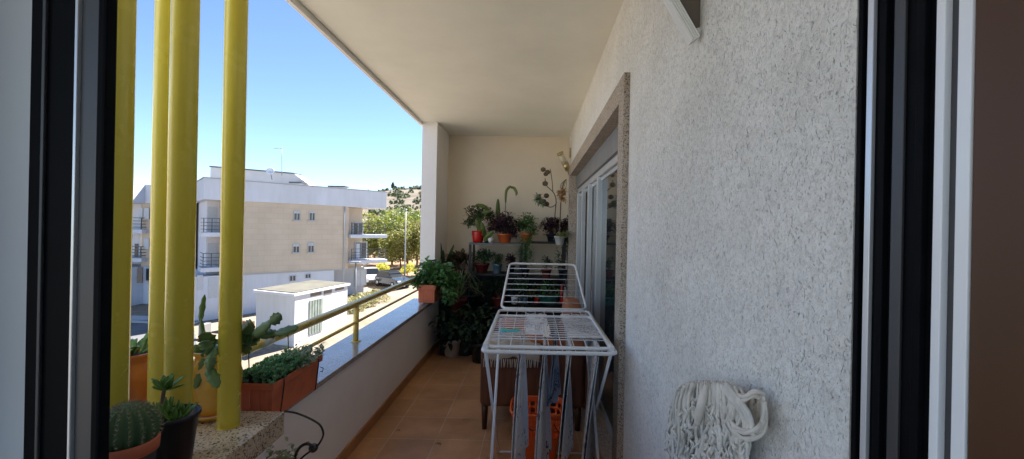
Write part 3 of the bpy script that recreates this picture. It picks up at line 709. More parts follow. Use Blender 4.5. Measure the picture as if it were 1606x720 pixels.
# ------------------------------------------------------------------ drying rack
t = thing('drying_rack', 'white wire folding clothes drying rack with one wing raised', 'drying rack', (.08, 2.2, 0))
ZR = .90
def loop(pts, rad=.05, n=5):
    """rounded closed loop through the corner points"""
    out = []; m_ = len(pts); pts = [V(p) for p in pts]
    for i in range(m_):
        p = pts[i]; a = (pts[i-1]-p).normalized(); b = (pts[(i+1) % m_]-p).normalized()
        for k in range(n+1):
            u = k/n; out.append((p+a*rad)*(1-u)**2+p*2*u*(1-u)+(p+b*rad)*u**2)
    return out
xa, xb, ya, yb = -.217, .385, 1.825, 2.76
MB().tube(loop([(xa, ya, ZR), (xb, ya, ZR), (xb, yb, ZR), (xa, yb, ZR)], .035), .0088, 10, closed=True).build('main_frame', 'white_wire', t)
m = MB()
for i in range(1, 10):
    x = xa+(xb-xa)*i/10
    m.tube([(x, ya, ZR+.001), (x, yb, ZR+.001)], .0026, 6)
o = m.build('length_wires', 'white_wire', t)
MB().tube(loop([(xa+.012, 1.855, ZR+.014), (xb-.02, 1.855, ZR+.014), (xb-.02, 2.49, ZR+.020), (xa+.012, 2.49, ZR+.020)], .04), .0085, 10, closed=True).build('folded_wing', 'white_wire', t)
m = MB()
for i in range(11):
    y = 2.43-.045*i; z = ZR+.018
    m.tube([(xa+.014, y, z), (xb-.022, y, z)], .0026, 6)
m.build('cross_wires', 'white_wire', t)
wt = V((0, 3.30-2.77, 1.165-.905)) 
hl, hr = V((xa+.01, 2.77, ZR+.012)), V((xb-.01, 2.77, ZR+.012))
tl, tr = hl+wt+V((.025, 0, 0)), hr+wt-V((.03, 0, 0))
MB().tube(loop([hl, hr, tr, tl], .045), .0085, 10, closed=True).build('raised_wing', 'white_wire', t)
m = MB()
for i in range(1, 8):
    u = i/8; m.tube([hl.lerp(tl, u), hr.lerp(tr, u)], .0026, 6)
m.build('wing_wires', 'white_wire', t)
for x in (xa+.012, xb-.02):
    sx = 1 if x < 0 else -1
    MB().tube([(x, 1.85, ZR-.003), (x+sx*.01, 2.62, .012)], .0078, 10).build('leg', 'white_wire', t)
    MB().tube([(x+sx*.016, 2.52, ZR-.003), (x+sx*.022, 1.78, .012)], .0078, 10).build('leg', 'white_wire', t)
    MB().box((x-.012, 1.84, ZR-.012), (x+.012, 1.885, ZR+.03)).build('hinge', 'white_wire', t, bevel=.004)
MB().tube([(xa+.022, 2.60, .03), (xb-.03, 2.60, .03)], .006, 8).build('crossbar', 'white_wire', t)
# laundry
def towel(x, y0, y1, ztop, L1, L2, wob, m_, label, seed, cat='towel', lean=0):
    """cloth folded over a lengthwise wire: two hanging sides joined at the top"""
    random.seed(seed); m = MB(); nu, nv = 22, 26
    pa = rnd(0, 6); pb = rnd(0, 6)
    for side, L in ((-1, L1), (1, L2)):
        vs = []; 
        for j in range(nv+1):
            v = j/nv
            for i in range(nu+1):
                u = i/nu
                y = y0+(y1-y0)*(u*(1-.35*v)+.17*v)
                xx = x+side*(.003+.004*min(1, v*4)) + wob*v*math.sin(u*7+pa+v*1.2)+ wob*.5*v*math.sin(u*15+pb) + lean*v + (y-(y0+y1)/2)*.34*v
                z = ztop-L*v+.012*math.sin(u*5+pa)*v
                vs.append((xx, y, z))
        m.add(vs, [(j*(nu+1)+i, j*(nu+1)+i+1, (j+1)*(nu+1)+i+1, (j+1)*(nu+1)+i) for j in range(nv) for i in range(nu)], True)
    o = m.build('hanging_towel', m_, None, (x, (y0+y1)/2, ztop-max(L1, L2)), solid=.002)
    return tag(o, label, cat, 'laundry hanging from the drying rack')
wx = lambda i: xa+(xb-xa)*i/10
towel(wx(3)-.012, 1.90, 2.20, ZR+.006, .66, .58, .007, 'print1', 'white towel with dark print hanging left of the others over the basket', 1)
towel(wx(5)-.015, 1.95, 2.30, ZR+.006, .72, .65, .008, 'print1', 'white towel hanging in front of the orange basket middle', 2)
towel(wx(6)-.01, 2.15, 2.42, ZR+.006, .42, .38, .014, 'print2', 'bluish dotted cloth hanging short above the basket', 3, 'cloth')
towel(wx(7)-.012, 1.92, 2.35, ZR+.006, .60, .64, .007, 'print1', 'white towel with large dark script hanging right of the basket', 4)
towel(wx(9)-.005, 1.90, 2.5, ZR+.006, .80, .76, .010, 'print1', 'white towel hanging against the right leg of the rack', 7)
def flatcloth(x0, x1, y0, y1, z, m_, label, seed):
    random.seed(seed); m = MB(); nu, nv = 20, 24; p = rnd(0, 6)
    vs = [(x0+(x1-x0)*i/nu, y0+(y1-y0)*j/nv, z+.0035*math.cos(2*PI*(y0+(y1-y0)*j/nv-1.98)/.045)+.0015*math.sin(i*.9+p)+.001) for j in range(nv+1) for i in range(nu+1)]
    m.add(vs, [(j*(nu+1)+i, j*(nu+1)+i+1, (j+1)*(nu+1)+i+1, (j+1)*(nu+1)+i) for j in range(nv) for i in range(nu)], True)
    return tag(m.build('folded_cloth', m_, None, ((x0+x1)/2, (y0+y1)/2, z), solid=.003), label, 'cloth', 'cloths lying on the rack wires')
flatcloth(-.03, .095, 2.10, 2.60, ZR+.011, 'print3', 'white cloth with purple dots lying on the middle of the rack', 3)
flatcloth(.06, .10, 2.02, 2.3, ZR+.014, 'print1', 'narrow plain white cloth end beside the purple dotted cloth', 6)
flatcloth(.185, .36, 2.05, 2.60, ZR+.011, 'print3', 'purple dotted white cloth lying at the right side of the rack', 5)
# clothes pegs
t = thing('clothes_peg', 'turquoise plastic peg lying on the left of the rack wires', 'clothes peg', (-.14, 2.08, ZR+.02))
M_ = Matrix.Translation((-.115, 2.06, ZR+.032)) @ Matrix.Rotation(R(12), 4, 'Z')
MB().box((-.038, -.012, 0), (-.005, .022, .012), M_).build('peg_head', 'peg', t, bevel=.004)
MB().box((-.004, -.010, .001), (.06, -.002, .010), M_).build('peg_arm', 'peg', t, bevel=.002)
MB().box((-.004, .006, .001), (.055, .014, .010), M_).build('peg_arm', 'peg', t, bevel=.002)

# ------------------------------------------------------------------ orange basket
t = thing('laundry_basket', 'orange perforated plastic basket standing under the drying rack', 'basket', (.05, 2.62, 0))
bc = V((.05, 2.62, 0)); bm = MB()
HB = .315; segs = 72; rows = 22; A0, A1 = .115, .168
def bp(k, z):
    a = 2*PI*k/segs; r = (A0+(A1-A0)*(z/HB))
    rr = r/((abs(math.cos(a))**5+abs(math.sin(a))**5)**.2)
    return bc+V((math.cos(a)*rr, math.sin(a)*rr*.84, z))
zs = [0.004+HB*i/rows for i in range(rows+1)]
vs = [bp(k, z) for z in zs for k in range(segs)]; fs = []
for i in range(rows):
    for k in range(segs):
        hole = (i >= 12 and i <= 20 and (i % 3 != 2) and (k % 3 != 0))
        if hole: continue
        fs.append((i*segs+k, i*segs+(k+1) % segs, (i+1)*segs+(k+1) % segs, (i+1)*segs+k))
fs.append(tuple(range(segs-1, -1, -1)))
bm.add(vs, fs, True); bm.build('basket_body', 'basket', t, solid=.0025)
MB().tube([bp(k, HB+.004) for k in range(segs)], .0075, 8, closed=True).build('rim', 'basket', t)
MB().tube(curve([(bc.x-.10, bc.y-.148, .285), (bc.x-.03, bc.y-.155, .235), (bc.x+.02, bc.y-.15, .27)], 8), .003, 6).build('handle', 'iron', t)
MB().tube(curve([(bc.x+.10, bc.y-.146, .27), (bc.x+.13, bc.y-.14, .22), (bc.x+.165, bc.y-.13, .20)], 8), .003, 6).build('handle', 'iron', t)

random.seed(52)
for k, (x, y) in enumerate(((-.72, 2.35), (-.95, 2.9), (-.50, 3.1), (-.88, 3.9), (-.62, 2.75), (-1.02, 3.4))):
    m = MB(); a = rnd(0, 6.3); m.leaf((x, y, .004), (math.cos(a), math.sin(a), .12), .035, .018, .5, n=4)
    tag(m.build('fallen_leaf', LM['dried'], None, (x, y, .004), solid=.0008), 'small dry leaf lying on the terracotta floor tiles', 'leaf', 'dry leaves on the floor')
# ------------------------------------------------------------------ armchair
t = thing('armchair', 'brown upholstered armchair with wooden legs behind the drying rack', 'armchair', (.0, 3.3, 0))
x0, x1, y0, y1 = -.36, .40, 2.92, 3.75
MB().box((x0, y0, .17), (x1, y0+.12, .60)).build('armrest', 'uph', t, bevel=.035, segs=4)
MB().box((x0, y1-.12, .17), (x1, y1, .60)).build('armrest', 'uph', t, bevel=.035, segs=4)
MB().box((x0+.02, y0+.121, .17), (x1-.12, y1-.121, .42)).build('seat', 'uph2', t, bevel=.04, segs=4)
m = MB(); n = 20
vs = []
for i in range(n+1):
    u = i/n; y = y0+.03+(y1-y0-.06)*u; h = .60+.30*math.sin(PI*min(max(u, .0), 1))**.55
    vs += [(x1-.17, y, .30), (x1-.13, y, h), (x1-.01, y, h-.01), (x1, y, .18)]
fs = []
for i in range(n):
    a = i*4
    for k in range(3): fs.append((a+k, a+k+1, a+5+k, a+4+k))
fs += [(0, 1, 2, 3), (n*4+3, n*4+2, n*4+1, n*4), ] + [(i*4+3, i*4, i*4+4, i*4+7) for i in range(n)]
m.add(vs, fs, True); m.build('backrest', 'uph2', t, bevel=.02, segs=3)
for x in (x0+.035, x1-.05):
    for y in (y0+.04, y1-.04):
        MB().tube([(x, y, 0), (x, y, .18)], [.017, .026], 10).build('leg', 'brown', t)
def pillow(c, rx, ry, rz, rot, m_, name, label, cat):
    m = MB(); nu, nv = 20, 14
    M1 = Matrix.Translation(c) @ Matrix.Rotation(rot, 4, 'Z') @ Matrix.Rotation(.5, 4, 'Y')
    for sgn in (1, -1):
        vs = []
        for j in range(nv+1):
            for i in range(nu+1):
                u = 2*i/nu-1; v = 2*j/nv-1
                h = ((1-u**4)*(1-v**4))**.6
                wr = .012*noise.noise(V((u*2, v*2, sgn*3+c[0])))
                vs.append(M1 @ V((u*rx*(1-.06*v*v), v*ry*(1-.06*u*u), sgn*rz*h+wr*h)))
        f = [(j*(nu+1)+i, j*(nu+1)+i+1, (j+1)*(nu+1)+i+1, (j+1)*(nu+1)+i) for j in range(nv) for i in range(nu)]
        m.add(vs, f, True)
    return tag(m.build(name, m_, None, (c[0], c[1], c[2]-rz)), label, cat)
pillow((.10, 3.18, .58), .17, .17, .06, .3, 'cushion', 'cushion', 'orange brown cushion leaning in the armchair near its front', 'cushion')
pillow((-.08, 3.45, .60), .2, .18, .07, 1.2, 'cushion', 'cushion', 'orange brown cushion at the far side of the armchair', 'cushion')
random.seed(9)
m = MB(); nu = 26
vs = [(-.33+.40*i/nu, 2.90+.40*j/nu, .614+.02*noise.noise(V((i*.25, j*.25, 0)))+.03*max(0, 1-abs(i/nu-.5)*2) - (max(0, .035-.40*j/nu)*3.0)) for j in range(nu+1) for i in range(nu+1)]
m.add(vs, [(j*(nu+1)+i, j*(nu+1)+i+1, (j+1)*(nu+1)+i+1, (j+1)*(nu+1)+i) for j in range(nu) for i in range(nu)], True)
for k in range(26):
    x = -.33+.40*k/26; z = .505
    m.tube([(x, 2.899, z+.02), (x+rnd(-.01, .01), 2.892, z-.035)], .0022, 4)
tag(m.build('throw', 'cloth', None, (-.1, 3.1, .6), solid=.004), 'fringed cream throw lying over the front armrest of the armchair', 'throw')

# ------------------------------------------------------------------ mop on the right wall
t = thing('string_mop', 'white cotton string mop hanging head up on the rough wall', 'mop', (XR-.03, .93, .70))
random.seed(31)
def wallp(px, py, off):
    """point on the wall plane moved off metres into the balcony"""
    D_ = None; lo, hi = .3, 3
    for _ in range(40):
        mid = (lo+hi)/2
        if P(px, py, mid).x < XR-off: lo = mid
        else: hi = mid
    return P(px, py, lo)
m = MB()
for k in range(250):
    u = rnd(0, 1); layer = rnd(.012, .055)
    topx = 1062+100*u+rnd(-4, 4); topy = 597+26*(u-.36)**2*(4 if u < .36 else 1)+rnd(0, 10)
    ex = 1052+118*u+rnd(-9, 9) - (4 if u < .3 else 0)
    ey = rnd(690, 800)
    pts = [wallp(topx+10*(.5-u), topy+rnd(4, 22), layer*.5), wallp(topx, topy, layer), wallp((topx*2+ex)/3-5*(.5-u), topy+22, layer*1.1)]
    nseg = 5
    for i in range(1, nseg+1):
        f_ = i/nseg; pts.append(wallp(topx+(ex-topx)*(.35+.65*f_)+rnd(-6, 6), topy+22+(ey-topy-22)*f_, layer*(1-.25*f_)+rnd(0, .008)))
    m.tube(curve(pts, 4), rnd(.0026, .0042), 7)
for k in range(26):   # wispy loops at the left and crossing ones
    x = rnd(1050, 1085); y = rnd(615, 700)
    m.tube(curve([wallp(x, y, .02), wallp(x-rnd(3, 9), y+10, .03), wallp(x+rnd(-3, 4), y+24, .025), wallp(x+rnd(-4, 6), y+38, .02)], 4), rnd(.0018, .003), 6)
for k in range(6):
    ox = rnd(-9, 9); oy = rnd(-3, 5)
    m.tube(curve([wallp(1135+ox, 603+oy, .055), wallp(1150+ox, 622+oy, .062), wallp(1164+ox, 640+oy, .064), wallp(1172+ox, 662+oy, .058), wallp(1166+ox+rnd(-5, 8), 684+oy, .05)], 5), rnd(.0038, .0052), 8)
m.build('strands', 'mop', t)
m = MB()
m.tube(curve([wallp(1108, 604, .062), wallp(1102, 625, .072), wallp(1097, 645, .074), wallp(1094, 664, .066)], 5), [.006]*3+[.0095]*10+[.007]*3, 12)
m.build('thick_strand', 'mopband', t)
m = MB()
random.seed(12)
l1 = [(1148, 620, .05), (1165, 627, .06), (1182, 619, .055), (1195, 623, .035)]
l2 = [(1194, 622, .03), (1196, 648, .03), (1189, 672, .045), (1166, 682, .06), (1146, 668, .058), (1143, 652, .05)]
for pts_, n_, sp in ((l1, 6, 5.0), (l2, 10, 10.0)):
    for k in range(n_):
        ox, oy = rnd(-sp*.6, sp*.6), rnd(-sp, sp)
        m.tube(curve([wallp(a+ox+rnd(-1, 1), b+oy+rnd(-1.2, 1.2), c+rnd(-.012, .006)) for a, b, c in pts_], 5), rnd(.0028, .0042), 7)
for k in range(26):
    x0_ = rnd(1172, 1192); y0_ = rnd(632, 668)
    m.tube(curve([wallp(x0_, y0_-rnd(4, 14), .022), wallp(x0_+rnd(-3, 3), y0_, .03), wallp(x0_+rnd(-8, 2), y0_+14, .03)], 4), rnd(.003, .0042), 6)
m.build('loops', 'mopband', t)
m = MB()
for k in range(110):
    x = rnd(1060, 1165); y = rnd(612, 720); w_ = rnd(3, 9); h_ = rnd(14, 34); sg = random.choice((-1, 1)); o_ = rnd(.035, .060)
    m.tube(curve([wallp(x, y, o_-.01), wallp(x+sg*w_, y+h_*.3, o_), wallp(x+sg*w_*.3, y+h_*.65, o_+.004), wallp(x+sg*w_*rnd(-.8, 1.2), y+h_, o_-.008)], 4), rnd(.0022, .0036), 6)
m.build('curled_strands', 'mop', t)
m = MB(); m.add([wallp(1160, 624, .014), wallp(1193, 626, .010), wallp(1194, 665, .010), wallp(1160, 674, .016), wallp(1152, 640, .016)], [(0, 1, 2, 3, 4)]); m.build('head_cloth', 'mopbrown', t, solid=.006)
m = MB(); m.box((XR-.030, .84, .30), (XR-.008, 1.06, .93)); m.build('mop_core', 'mopbrown', t, bevel=.012)
MB().tube([(XR-.03, .95, .005), (XR-.03, .95, .5)], .011, 12).build('handle', 'whitepot', t)
t = thing('wall_hook', 'small white wire hook on the rough wall above the mop', 'hook', wallp(1180, 620, .0))
MB().tube(curve([wallp(1175, 622, .004), wallp(1176, 608, .012), wallp(1180, 601, .016), wallp(1185, 608, .012), wallp(1185, 624, .004)], 6), .0022, 8).build('hook_wire', 'white_wire', t)

# ------------------------------------------------------------------ ribbed bracket high on the right wall
t = thing('wall_awning_flap', 'white ribbed metal flap tilting out of the rough wall at the top', 'flap', (XR, 1.12, 2.0))
base = wallp(1099, 60, .0)
zb = base.z; yb0 = base.y; 
tilt = V((-.064, 0, .107))
ln = tilt.normalized(); sd = V((0, 1, 0)); nm = V((-ln.z, 0, ln.x))
Mx = Matrix(((sd.x, ln.x, nm.x, XR-.006), (sd.y, ln.y, nm.y, yb0-.012), (sd.z, ln.z, nm.z, zb), (0, 0, 0, 1)))
MB().box((0, 0, 0), (.03, .50, .026), Mx).build('panel', 'rib', t, bevel=.001)
for i in range(4):
    MB().box((-.003, 0.003, .0012+i*.0065), (.0, .495, .0050+i*.0065), Mx).build('edge_rib', 'rib', t, bevel=.0008)
m = MB(); m.add([V((XR-.001, yb0+.006, zb+.035)), V((XR-.001, yb0+.006, zb+.43)), Mx @ V((.018, .48, -.001)), Mx @ V((.018, .03, -.001))], [(0, 1, 2, 3)])
m.build('dark_wedge', 'darkbrown', t, solid=.003)  # flat dark brown sheet between the tilted arm and the wall

# ================================================================== FAR END: SHELVES, POTS, PLANTS
sh = thing('plant_shelf', 'charcoal metal plant shelf against the far cream wall', 'shelf', (-.45, 5.1, 0))
sx0, sx1, sy0, sy1 = -.775, -.13, 4.95, 5.30
SZ = [1.275, .90, .50, .12]
for z in SZ:
    MB().box((sx0, sy0, z-.022), (sx1, sy1, z)).build('shelf_board', 'shelftop' if z > 1.2 else 'shelfm', sh, bevel=.002)
for x in (sx0, sx1-.03):
    for y in (sy0+.002, sy1-.032):
        MB().box((x+.0015, y, 0), (x+.0285, y+.028, SZ[0]-.023)).build('post', 'shelfm', sh)
sh2 = thing('wall_shelf', 'long dark shelf under the purple plants at the right of the far wall', 'shelf', (.15, 5.2, 0))
ux0, ux1 = -.10, .41
for z in (1.30, .86, .55):
    MB().box((ux0, 4.98, z-.022), (ux1, 5.30, z)).build('shelf_board', 'shelfm', sh2, bevel=.002)
for x in (ux0+.002, ux1-.03):
    for y in (4.99, 5.26): MB().box((x, y, 0), (x+.028, y+.028, 1.277)).build('post', 'shelfm', sh2)
MB().box((sx0+.003, sy1-.012, .02), (sx1-.003, sy1-.003, .876)).build('dark_backdrop', 'shelfm', sh)  # added near-black sheet that deepens the dark behind the lower boards
MB().box((ux0+.003, 5.285, .02), (ux1-.003, 5.295, .836)).build('dark_backdrop', 'shelfm', sh2)  # same added dark sheet for the right shelf
# dark cabinet added at left below as a backdrop for the near-black corner
cb_ = thing('backdrop_cabinet', 'low black cabinet added as backdrop to darken the far left corner behind the plants', 'cabinet', (-.8, 5.2, 0))
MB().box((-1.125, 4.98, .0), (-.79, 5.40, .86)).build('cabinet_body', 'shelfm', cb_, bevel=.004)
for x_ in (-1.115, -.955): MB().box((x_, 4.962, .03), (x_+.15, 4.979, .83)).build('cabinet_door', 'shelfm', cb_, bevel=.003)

def simple_pot(parent, c, r0, r1, h, m_, name='pot', sq=0):
    m = MB(); pot(m, c, r0, r1, h, .006, 28, h*.18, sq); o = m.build(name, m_, parent); soil(V(c)+V((0, 0, h-.022)), r1-.008, parent); return o
def bush(mb, c, rx, ry, rz, n, L, W, down=0, seed=0):
    """clumped leaves through an ellipsoid"""
    random.seed(seed); c = V(c); n = int(n*1.5); rx *= 1.12; rz *= 1.12
    cl = [V((rnd(-1, 1), rnd(-1, 1), rnd(-1, 1))) for _ in range(max(5, n//45))]
    cl = [q*(rnd(.3, .95)/max(q.length, .3)) for q in cl]
    for k in range(n):
        q = random.choice(cl)+V((random.gauss(0, .25), random.gauss(0, .25), random.gauss(0, .25)))
        if q.length > 1.15: q *= 1.1/q.length
        p = c+V((q.x*rx, q.y*ry, q.z*rz))
        d = V((q.x+rnd(-.7, .7), q.y+rnd(-.7, .7), rnd(-.3, .9)-down)).normalized()
        mb.leaf(p, d, L*rnd(.6, 1.25), W*rnd(.7, 1.2), rnd(0, .8), n=3, tip=.6)
def stems(mb, base, c, rx, ry, rz, n, r=.003, seed=1):
    random.seed(seed); base = V(base); c = V(c)
    for k in range(n):
        e = c+V((rnd(-1, 1)*rx, rnd(-1, 1)*ry, rnd(-.5, .9)*rz)); mid = base.lerp(e, .5)+V((0, 0, .15*rz))
        mb.tube(curve([base+V((rnd(-.02, .02), rnd(-.02, .02), 0)), mid, e], 4), [r]*9 if False else r, 5)

D0 = 5.08
def at(px, py, D_=D0): return P(px, py, D_)
TOP = SZ[0]
def on(px, z, D_=D0):
    p = P(px, 360, D_); return V((p.x, D_, z))
# jade plant, red pot
c = on(750, TOP); t = thing('jade_plant', 'dark round leaved plant in a glossy red pot at the left of the shelf top', 'potted plant', c)
m = MB(); m.lathe([(0, 0), (.055, 0), (.066, .03), (.078, .12), (.076, .145), (.07, .145), (.066, .12), (0, .12)], c, 32); m.build('pot', 'redpot', t)
m = MB(); m.tube([c+V((.0, 0, .11)), c+V((-.01, 0, .25)), c+V((.0, 0, .34))], [.012, .010, .006], 8); stems(m, c+V((0, 0, .22)), c+V((-.02, 0, .36)), .16, .1, .09, 14, .005, 3); m.build('trunk', 'wood', t)
m = MB(); bush(m, c+V((.0, -.02, .36)), .15, .12, .09, 330, .034, .024, 0, 5); bush(m, c+V((-.12, -.02, .24)), .08, .07, .06, 110, .034, .024, 0, 6); bush(m, c+V((.16, 0, .35)), .07, .07, .07, 80, .03, .02, 0, 8); m.build('leaves', LM['dark'], t)
# tall broad-leaved plant with bent leaves
c = on(765, TOP); t = thing('broad_leaf_plant', 'yellow green broad strap leaves rising and bending beside the red pot', 'plant', c)
m = MB(); simple_pot(t, c, .04, .05, .09, 'blackpot')
def strap(m, pts, W, n=4):
    c_ = curve([P(*p) if len(p) == 3 and p[0] > 50 else V(p) for p in pts], 5); vs = []; N_ = len(c_)
    for i, p in enumerate(c_):
        td = (c_[min(i+1, N_-1)]-c_[max(i-1, 0)]).normalized(); sd = td.cross((EYE-p).normalized()).normalized(); nn = sd.cross(td)
        w_ = W*.5*max(.05, math.sin(PI*(i/(N_-1)*.9+.08))**.6)
        vs += [p-sd*w_+nn*w_*.4, p, p+sd*w_+nn*w_*.4]
    m.add(vs, [f for i in range(N_-1) for f in ((i*3, i*3+1, i*3+4, i*3+3), (i*3+1, i*3+2, i*3+5, i*3+4))], True)
strap(m, [(765, 374, 5.05), (752, 358, 5.02), (750, 345, 5.0), (760, 334, 4.98), (768, 332, 4.97)], .07)
strap(m, [(763, 376, 5.05), (758, 360, 4.98), (755, 348, 4.97)], .055)
strap(m, [(760, 378, 5.0), (766, 370, 4.96), (775, 362, 4.94)], .06)
strap(m, [(768, 340, 5.05), (762, 326, 5.0), (752, 322, 4.98), (746, 322, 4.96)], .045)
strap(m, [(782, 345, 5.1), (781, 330, 5.08), (781, 312, 5.06)], .055)
m.build('leaves', LM['lime'], t, solid=.002)
m = MB(); m.tube(curve([c+V((0, 0, .08)), P(775, 350, 5.06), P(783, 335, 5.08), P(792, 340, 5.08)], 5), .006, 6); m.build('stem', 'wood', t)
# white vase
c = on(770, TOP, 4.98); t = thing('white_vase', 'small white round vase between the red pot and the orange pot', 'vase', c)
MB().lathe([(0, 0), (.02, 0), (.036, .03), (.034, .055), (.016, .085), (.018, .095), (.014, .09), (.012, .07)], c, 24).build('vase_body', 'whitepot', t)
# big purple plant in orange pot + tall bent leaf
c = on(792, TOP, 5.07); t = thing('purple_plant', 'large bushy dark purple plant in an orange pot on the shelf top', 'potted plant', c)
simple_pot(t, c, .065, .095, .115, 'orangepot')
m = MB(); bush(m, c+V((.0, -.02, .25)), .19, .14, .12, 700, .04, .024, 0, 12); bush(m, c+V((-.14, -.02, .20)), .09, .08, .09, 170, .04, .022, 0, 15); bush(m, c+V((.10, -.03, .12)), .10, .08, .06, 120, .04, .022, .4, 13); m.build('leaves', LM['purple'], t)
m = MB(); stems(m, c+V((0, 0, .1)), c+V((0, 0, .25)), .2, .12, .12, 24, .0025, 4); m.build('stems', 'wood', t)
t2 = thing('bent_leaf_plant', 'slender plant with two yellow green drooping leaves above the purple plant', 'plant', on(793, TOP, 5.2))
m = MB(); strap(m, [(793, 318, 5.16), (794, 300, 5.15), (800, 293, 5.14), (803, 296, 5.12)], .034); strap(m, [(801, 294, 5.15), (806, 295, 5.13), (810, 302, 5.12), (809, 307, 5.12)], .036); m.build('leaves', LM['lime'], t2, solid=.002)
MB().tube(curve([on(793, TOP, 5.2), P(793, 350, 5.18), P(793, 316, 5.16)], 5), .004, 6).build('stem', LM['fern'], t2)
# green bush with trailing vine
c = on(826, 1.30, 5.08); t = thing('trailing_plant', 'green small leaved bush with vines trailing below the shelf edge', 'potted plant', c)
simple_pot(t, c, .05, .07, .10, 'orangepot')
m = MB(); bush(m, c+V((-.01, -.02, .20)), .14, .12, .12, 480, .034, .022, 0, 22)
random.seed(3)
for v in range(13):
    x = c.x+rnd(-.06, .06); y = 4.94+rnd(-.03, .04); L = rnd(.15, .42); n = int(L/.013)
    for k in range(n):
        a = rnd(0, 6.3); m.leaf((x+.02*math.sin(k*.5+v), y, 1.36-k*.013), (math.cos(a), math.sin(a), -.4), .028, .018, .4, n=2, tip=.6)
m.build('leaves', LM['mid'], t)
# cascade of dark fine foliage further down between the shelves
c = on(823, .86, 5.05); t = thing('tall_fern', 'tall feathery green fern between the two dark shelves', 'plant', c)
simple_pot(t, c, .05, .065, .10, 'blackpot')
m = MB(); random.seed(8)
for k in range(30):
    a = rnd(0, 6.3); e = V((math.cos(a)*rnd(.05, .14), math.sin(a)*.08-.04, rnd(.2, .40)))
    b0_ = c+V((0, 0, .09)); pts = curve([b0_, b0_+e*.6, b0_+e+V((0, 0, -.02))], 7)
    for i, p in enumerate(pts):
        for sg in (-1, 1):
            m.leaf(p, (sg*rnd(.5, 1), rnd(-.6, .2), rnd(-.2, .4)), .035, .009, .5, n=2, tip=.6)
m.build('fronds', LM['fern'], t)
# stems with round discs
c = on(868, 1.30, 5.1); t = thing('round_leaf_stem', 'bare curving stems carrying round brown pads above the purple plants', 'plant', c)
simple_pot(t, c, .04, .05, .08, 'blackpot')
m = MB()
m.tube(curve([c+V((0, 0, .07)), P(871, 330, 5.1), P(872, 314, 5.1), P(868, 302, 5.1), P(857, 291, 5.1), P(855, 280, 5.1)], 5), .006, 7)
m.tube(curve([P(867, 300, 5.1), P(866, 285, 5.12), P(863, 265, 5.14)], 4), .005, 7)
m.tube(curve([P(872, 312, 5.1), P(872, 320, 5.08), P(864, 325, 5.06), P(855, 322, 5.05)], 5), .005, 7)
m.build('stem', 'wood', t)
for (px, py, r) in ((852, 266, .033), (859, 270, .033), (856, 273, .03), (855, 288, .036), (857, 307, .034), (853, 316, .03), (857, 320, .036)):
    MB().ball(P(px, py, 5.1), r, 14, 8, (1, .35, .9)).build('pad', 'disc', t)
m = MB(); 
for (px, py, r, sd_) in ((844, 312, .10, 1), (851, 318, .07, 2)):
    cc = P(px, py, 5.06)
    for k in range(26):
        a = 2.4*k; e = -.2+.055*k
        m.leaf(cc, V((math.cos(a)*math.cos(e), -abs(math.sin(e))*.8-.1, math.sin(a)*math.cos(e))), r*(1-.02*k), r*.42, .2, n=3, tip=.55)
m.build('rosette', LM['sedum2'], t)
# purple plants right with dark trough
for i, (px, lb) in enumerate(((866, 'dark purple leafy plant in a black pot left of the white hanging pot'), (886, 'dark purple leafy plant in a black pot next to the granite jamb'))):
    c = on(px, 1.30, 5.12 if i == 0 else 5.2); t = thing('purple_shelf_plant', lb, 'potted plant', c, 'purple plants on the right shelf')
    simple_pot(t, c, .05, .07, .10, 'blackpot')
    m = MB(); bush(m, c+V((0, -.02, .18)), .11, .10, .12, 330, .045, .026, .1, 40+i); m.build('leaves', LM['purple'], t)
    m = MB(); stems(m, c+V((0, 0, .08)), c+V((0, 0, .2)), .09, .08, .14, 14, .003, 7+i); m.build('stems', 'wood', t)
# dark orchid-like tips
# white pot hanging in front of shelf with dried leaves
c = on(878, 1.25, 4.90); c.z = P(878, 384, 4.9).z; t = thing('hanging_white_pot', 'white pot with pale dry leaves hanging before the right shelf', 'hanging pot', c)
simple_pot(t, c, .045, .062, .105, 'whitepot')
m = MB(); bush(m, c+V((0, -.01, .12)), .09, .06, .035, 70, .05, .028, .2, 9); m.build('leaves', LM['grass'], t)
MB().tube(curve([c+V((.0, .0, .1)), P(879, 330, 4.95), P(881, 300, 5.0), P(885, 285, 5.02)], 5), .007, 7).build('stem', 'wood', t)
t.location = t.location
# dried flower bunch
c = P(882, 306, 4.95); t = thing('dried_flowers', 'bunch of dry orange and green flowers hanging under the brass wall lamp', 'dried flowers', c)
m = MB(); bush(m, c, .05, .04, .06, 70, .05, .028, .3, 17); m.build('petals', LM['dried'], t)
m = MB()
for k in range(5): m.tube(curve([c+V((rnd(-.02, .02), 0, .02)), c+V((rnd(-.03, .05), 0, .12)), P(888, 281, 5.02)], 4), .0025, 5)
m.build('stems', 'wood', t)
# brass lamp
t = thing('wall_lamp', 'slanted brass and opal tube lamp on the wall beyond the door', 'wall lamp', P(893, 262, 5.25))
a_, b_ = P(878, 240, 5.05), P(891, 266, 5.15)
dirv = (b_-a_).normalized()
MB().tube([a_-dirv*.0, a_+dirv*.02], .042, 20).build('cap', 'goldm', t)
MB().tube([a_+dirv*.02, a_+(b_-a_)*.62], .038, 20).build('tube_shade', 'opal', t)
MB().tube([a_+(b_-a_)*.62, b_+dirv*.0], .041, 20).build('body', 'goldm', t)
MB().tube(curve([b_, P(892, 270, 5.15), P(894.5, 276, 5.2)], 4), .016, 10).build('arm', 'goldm', t)
MB().box((XR-.02, 5.16, P(895, 245, 5.2).z-.02), (XR, 5.24, P(895, 240, 5.2).z+.06)).build('wall_plate', 'goldm', t, bevel=.004)

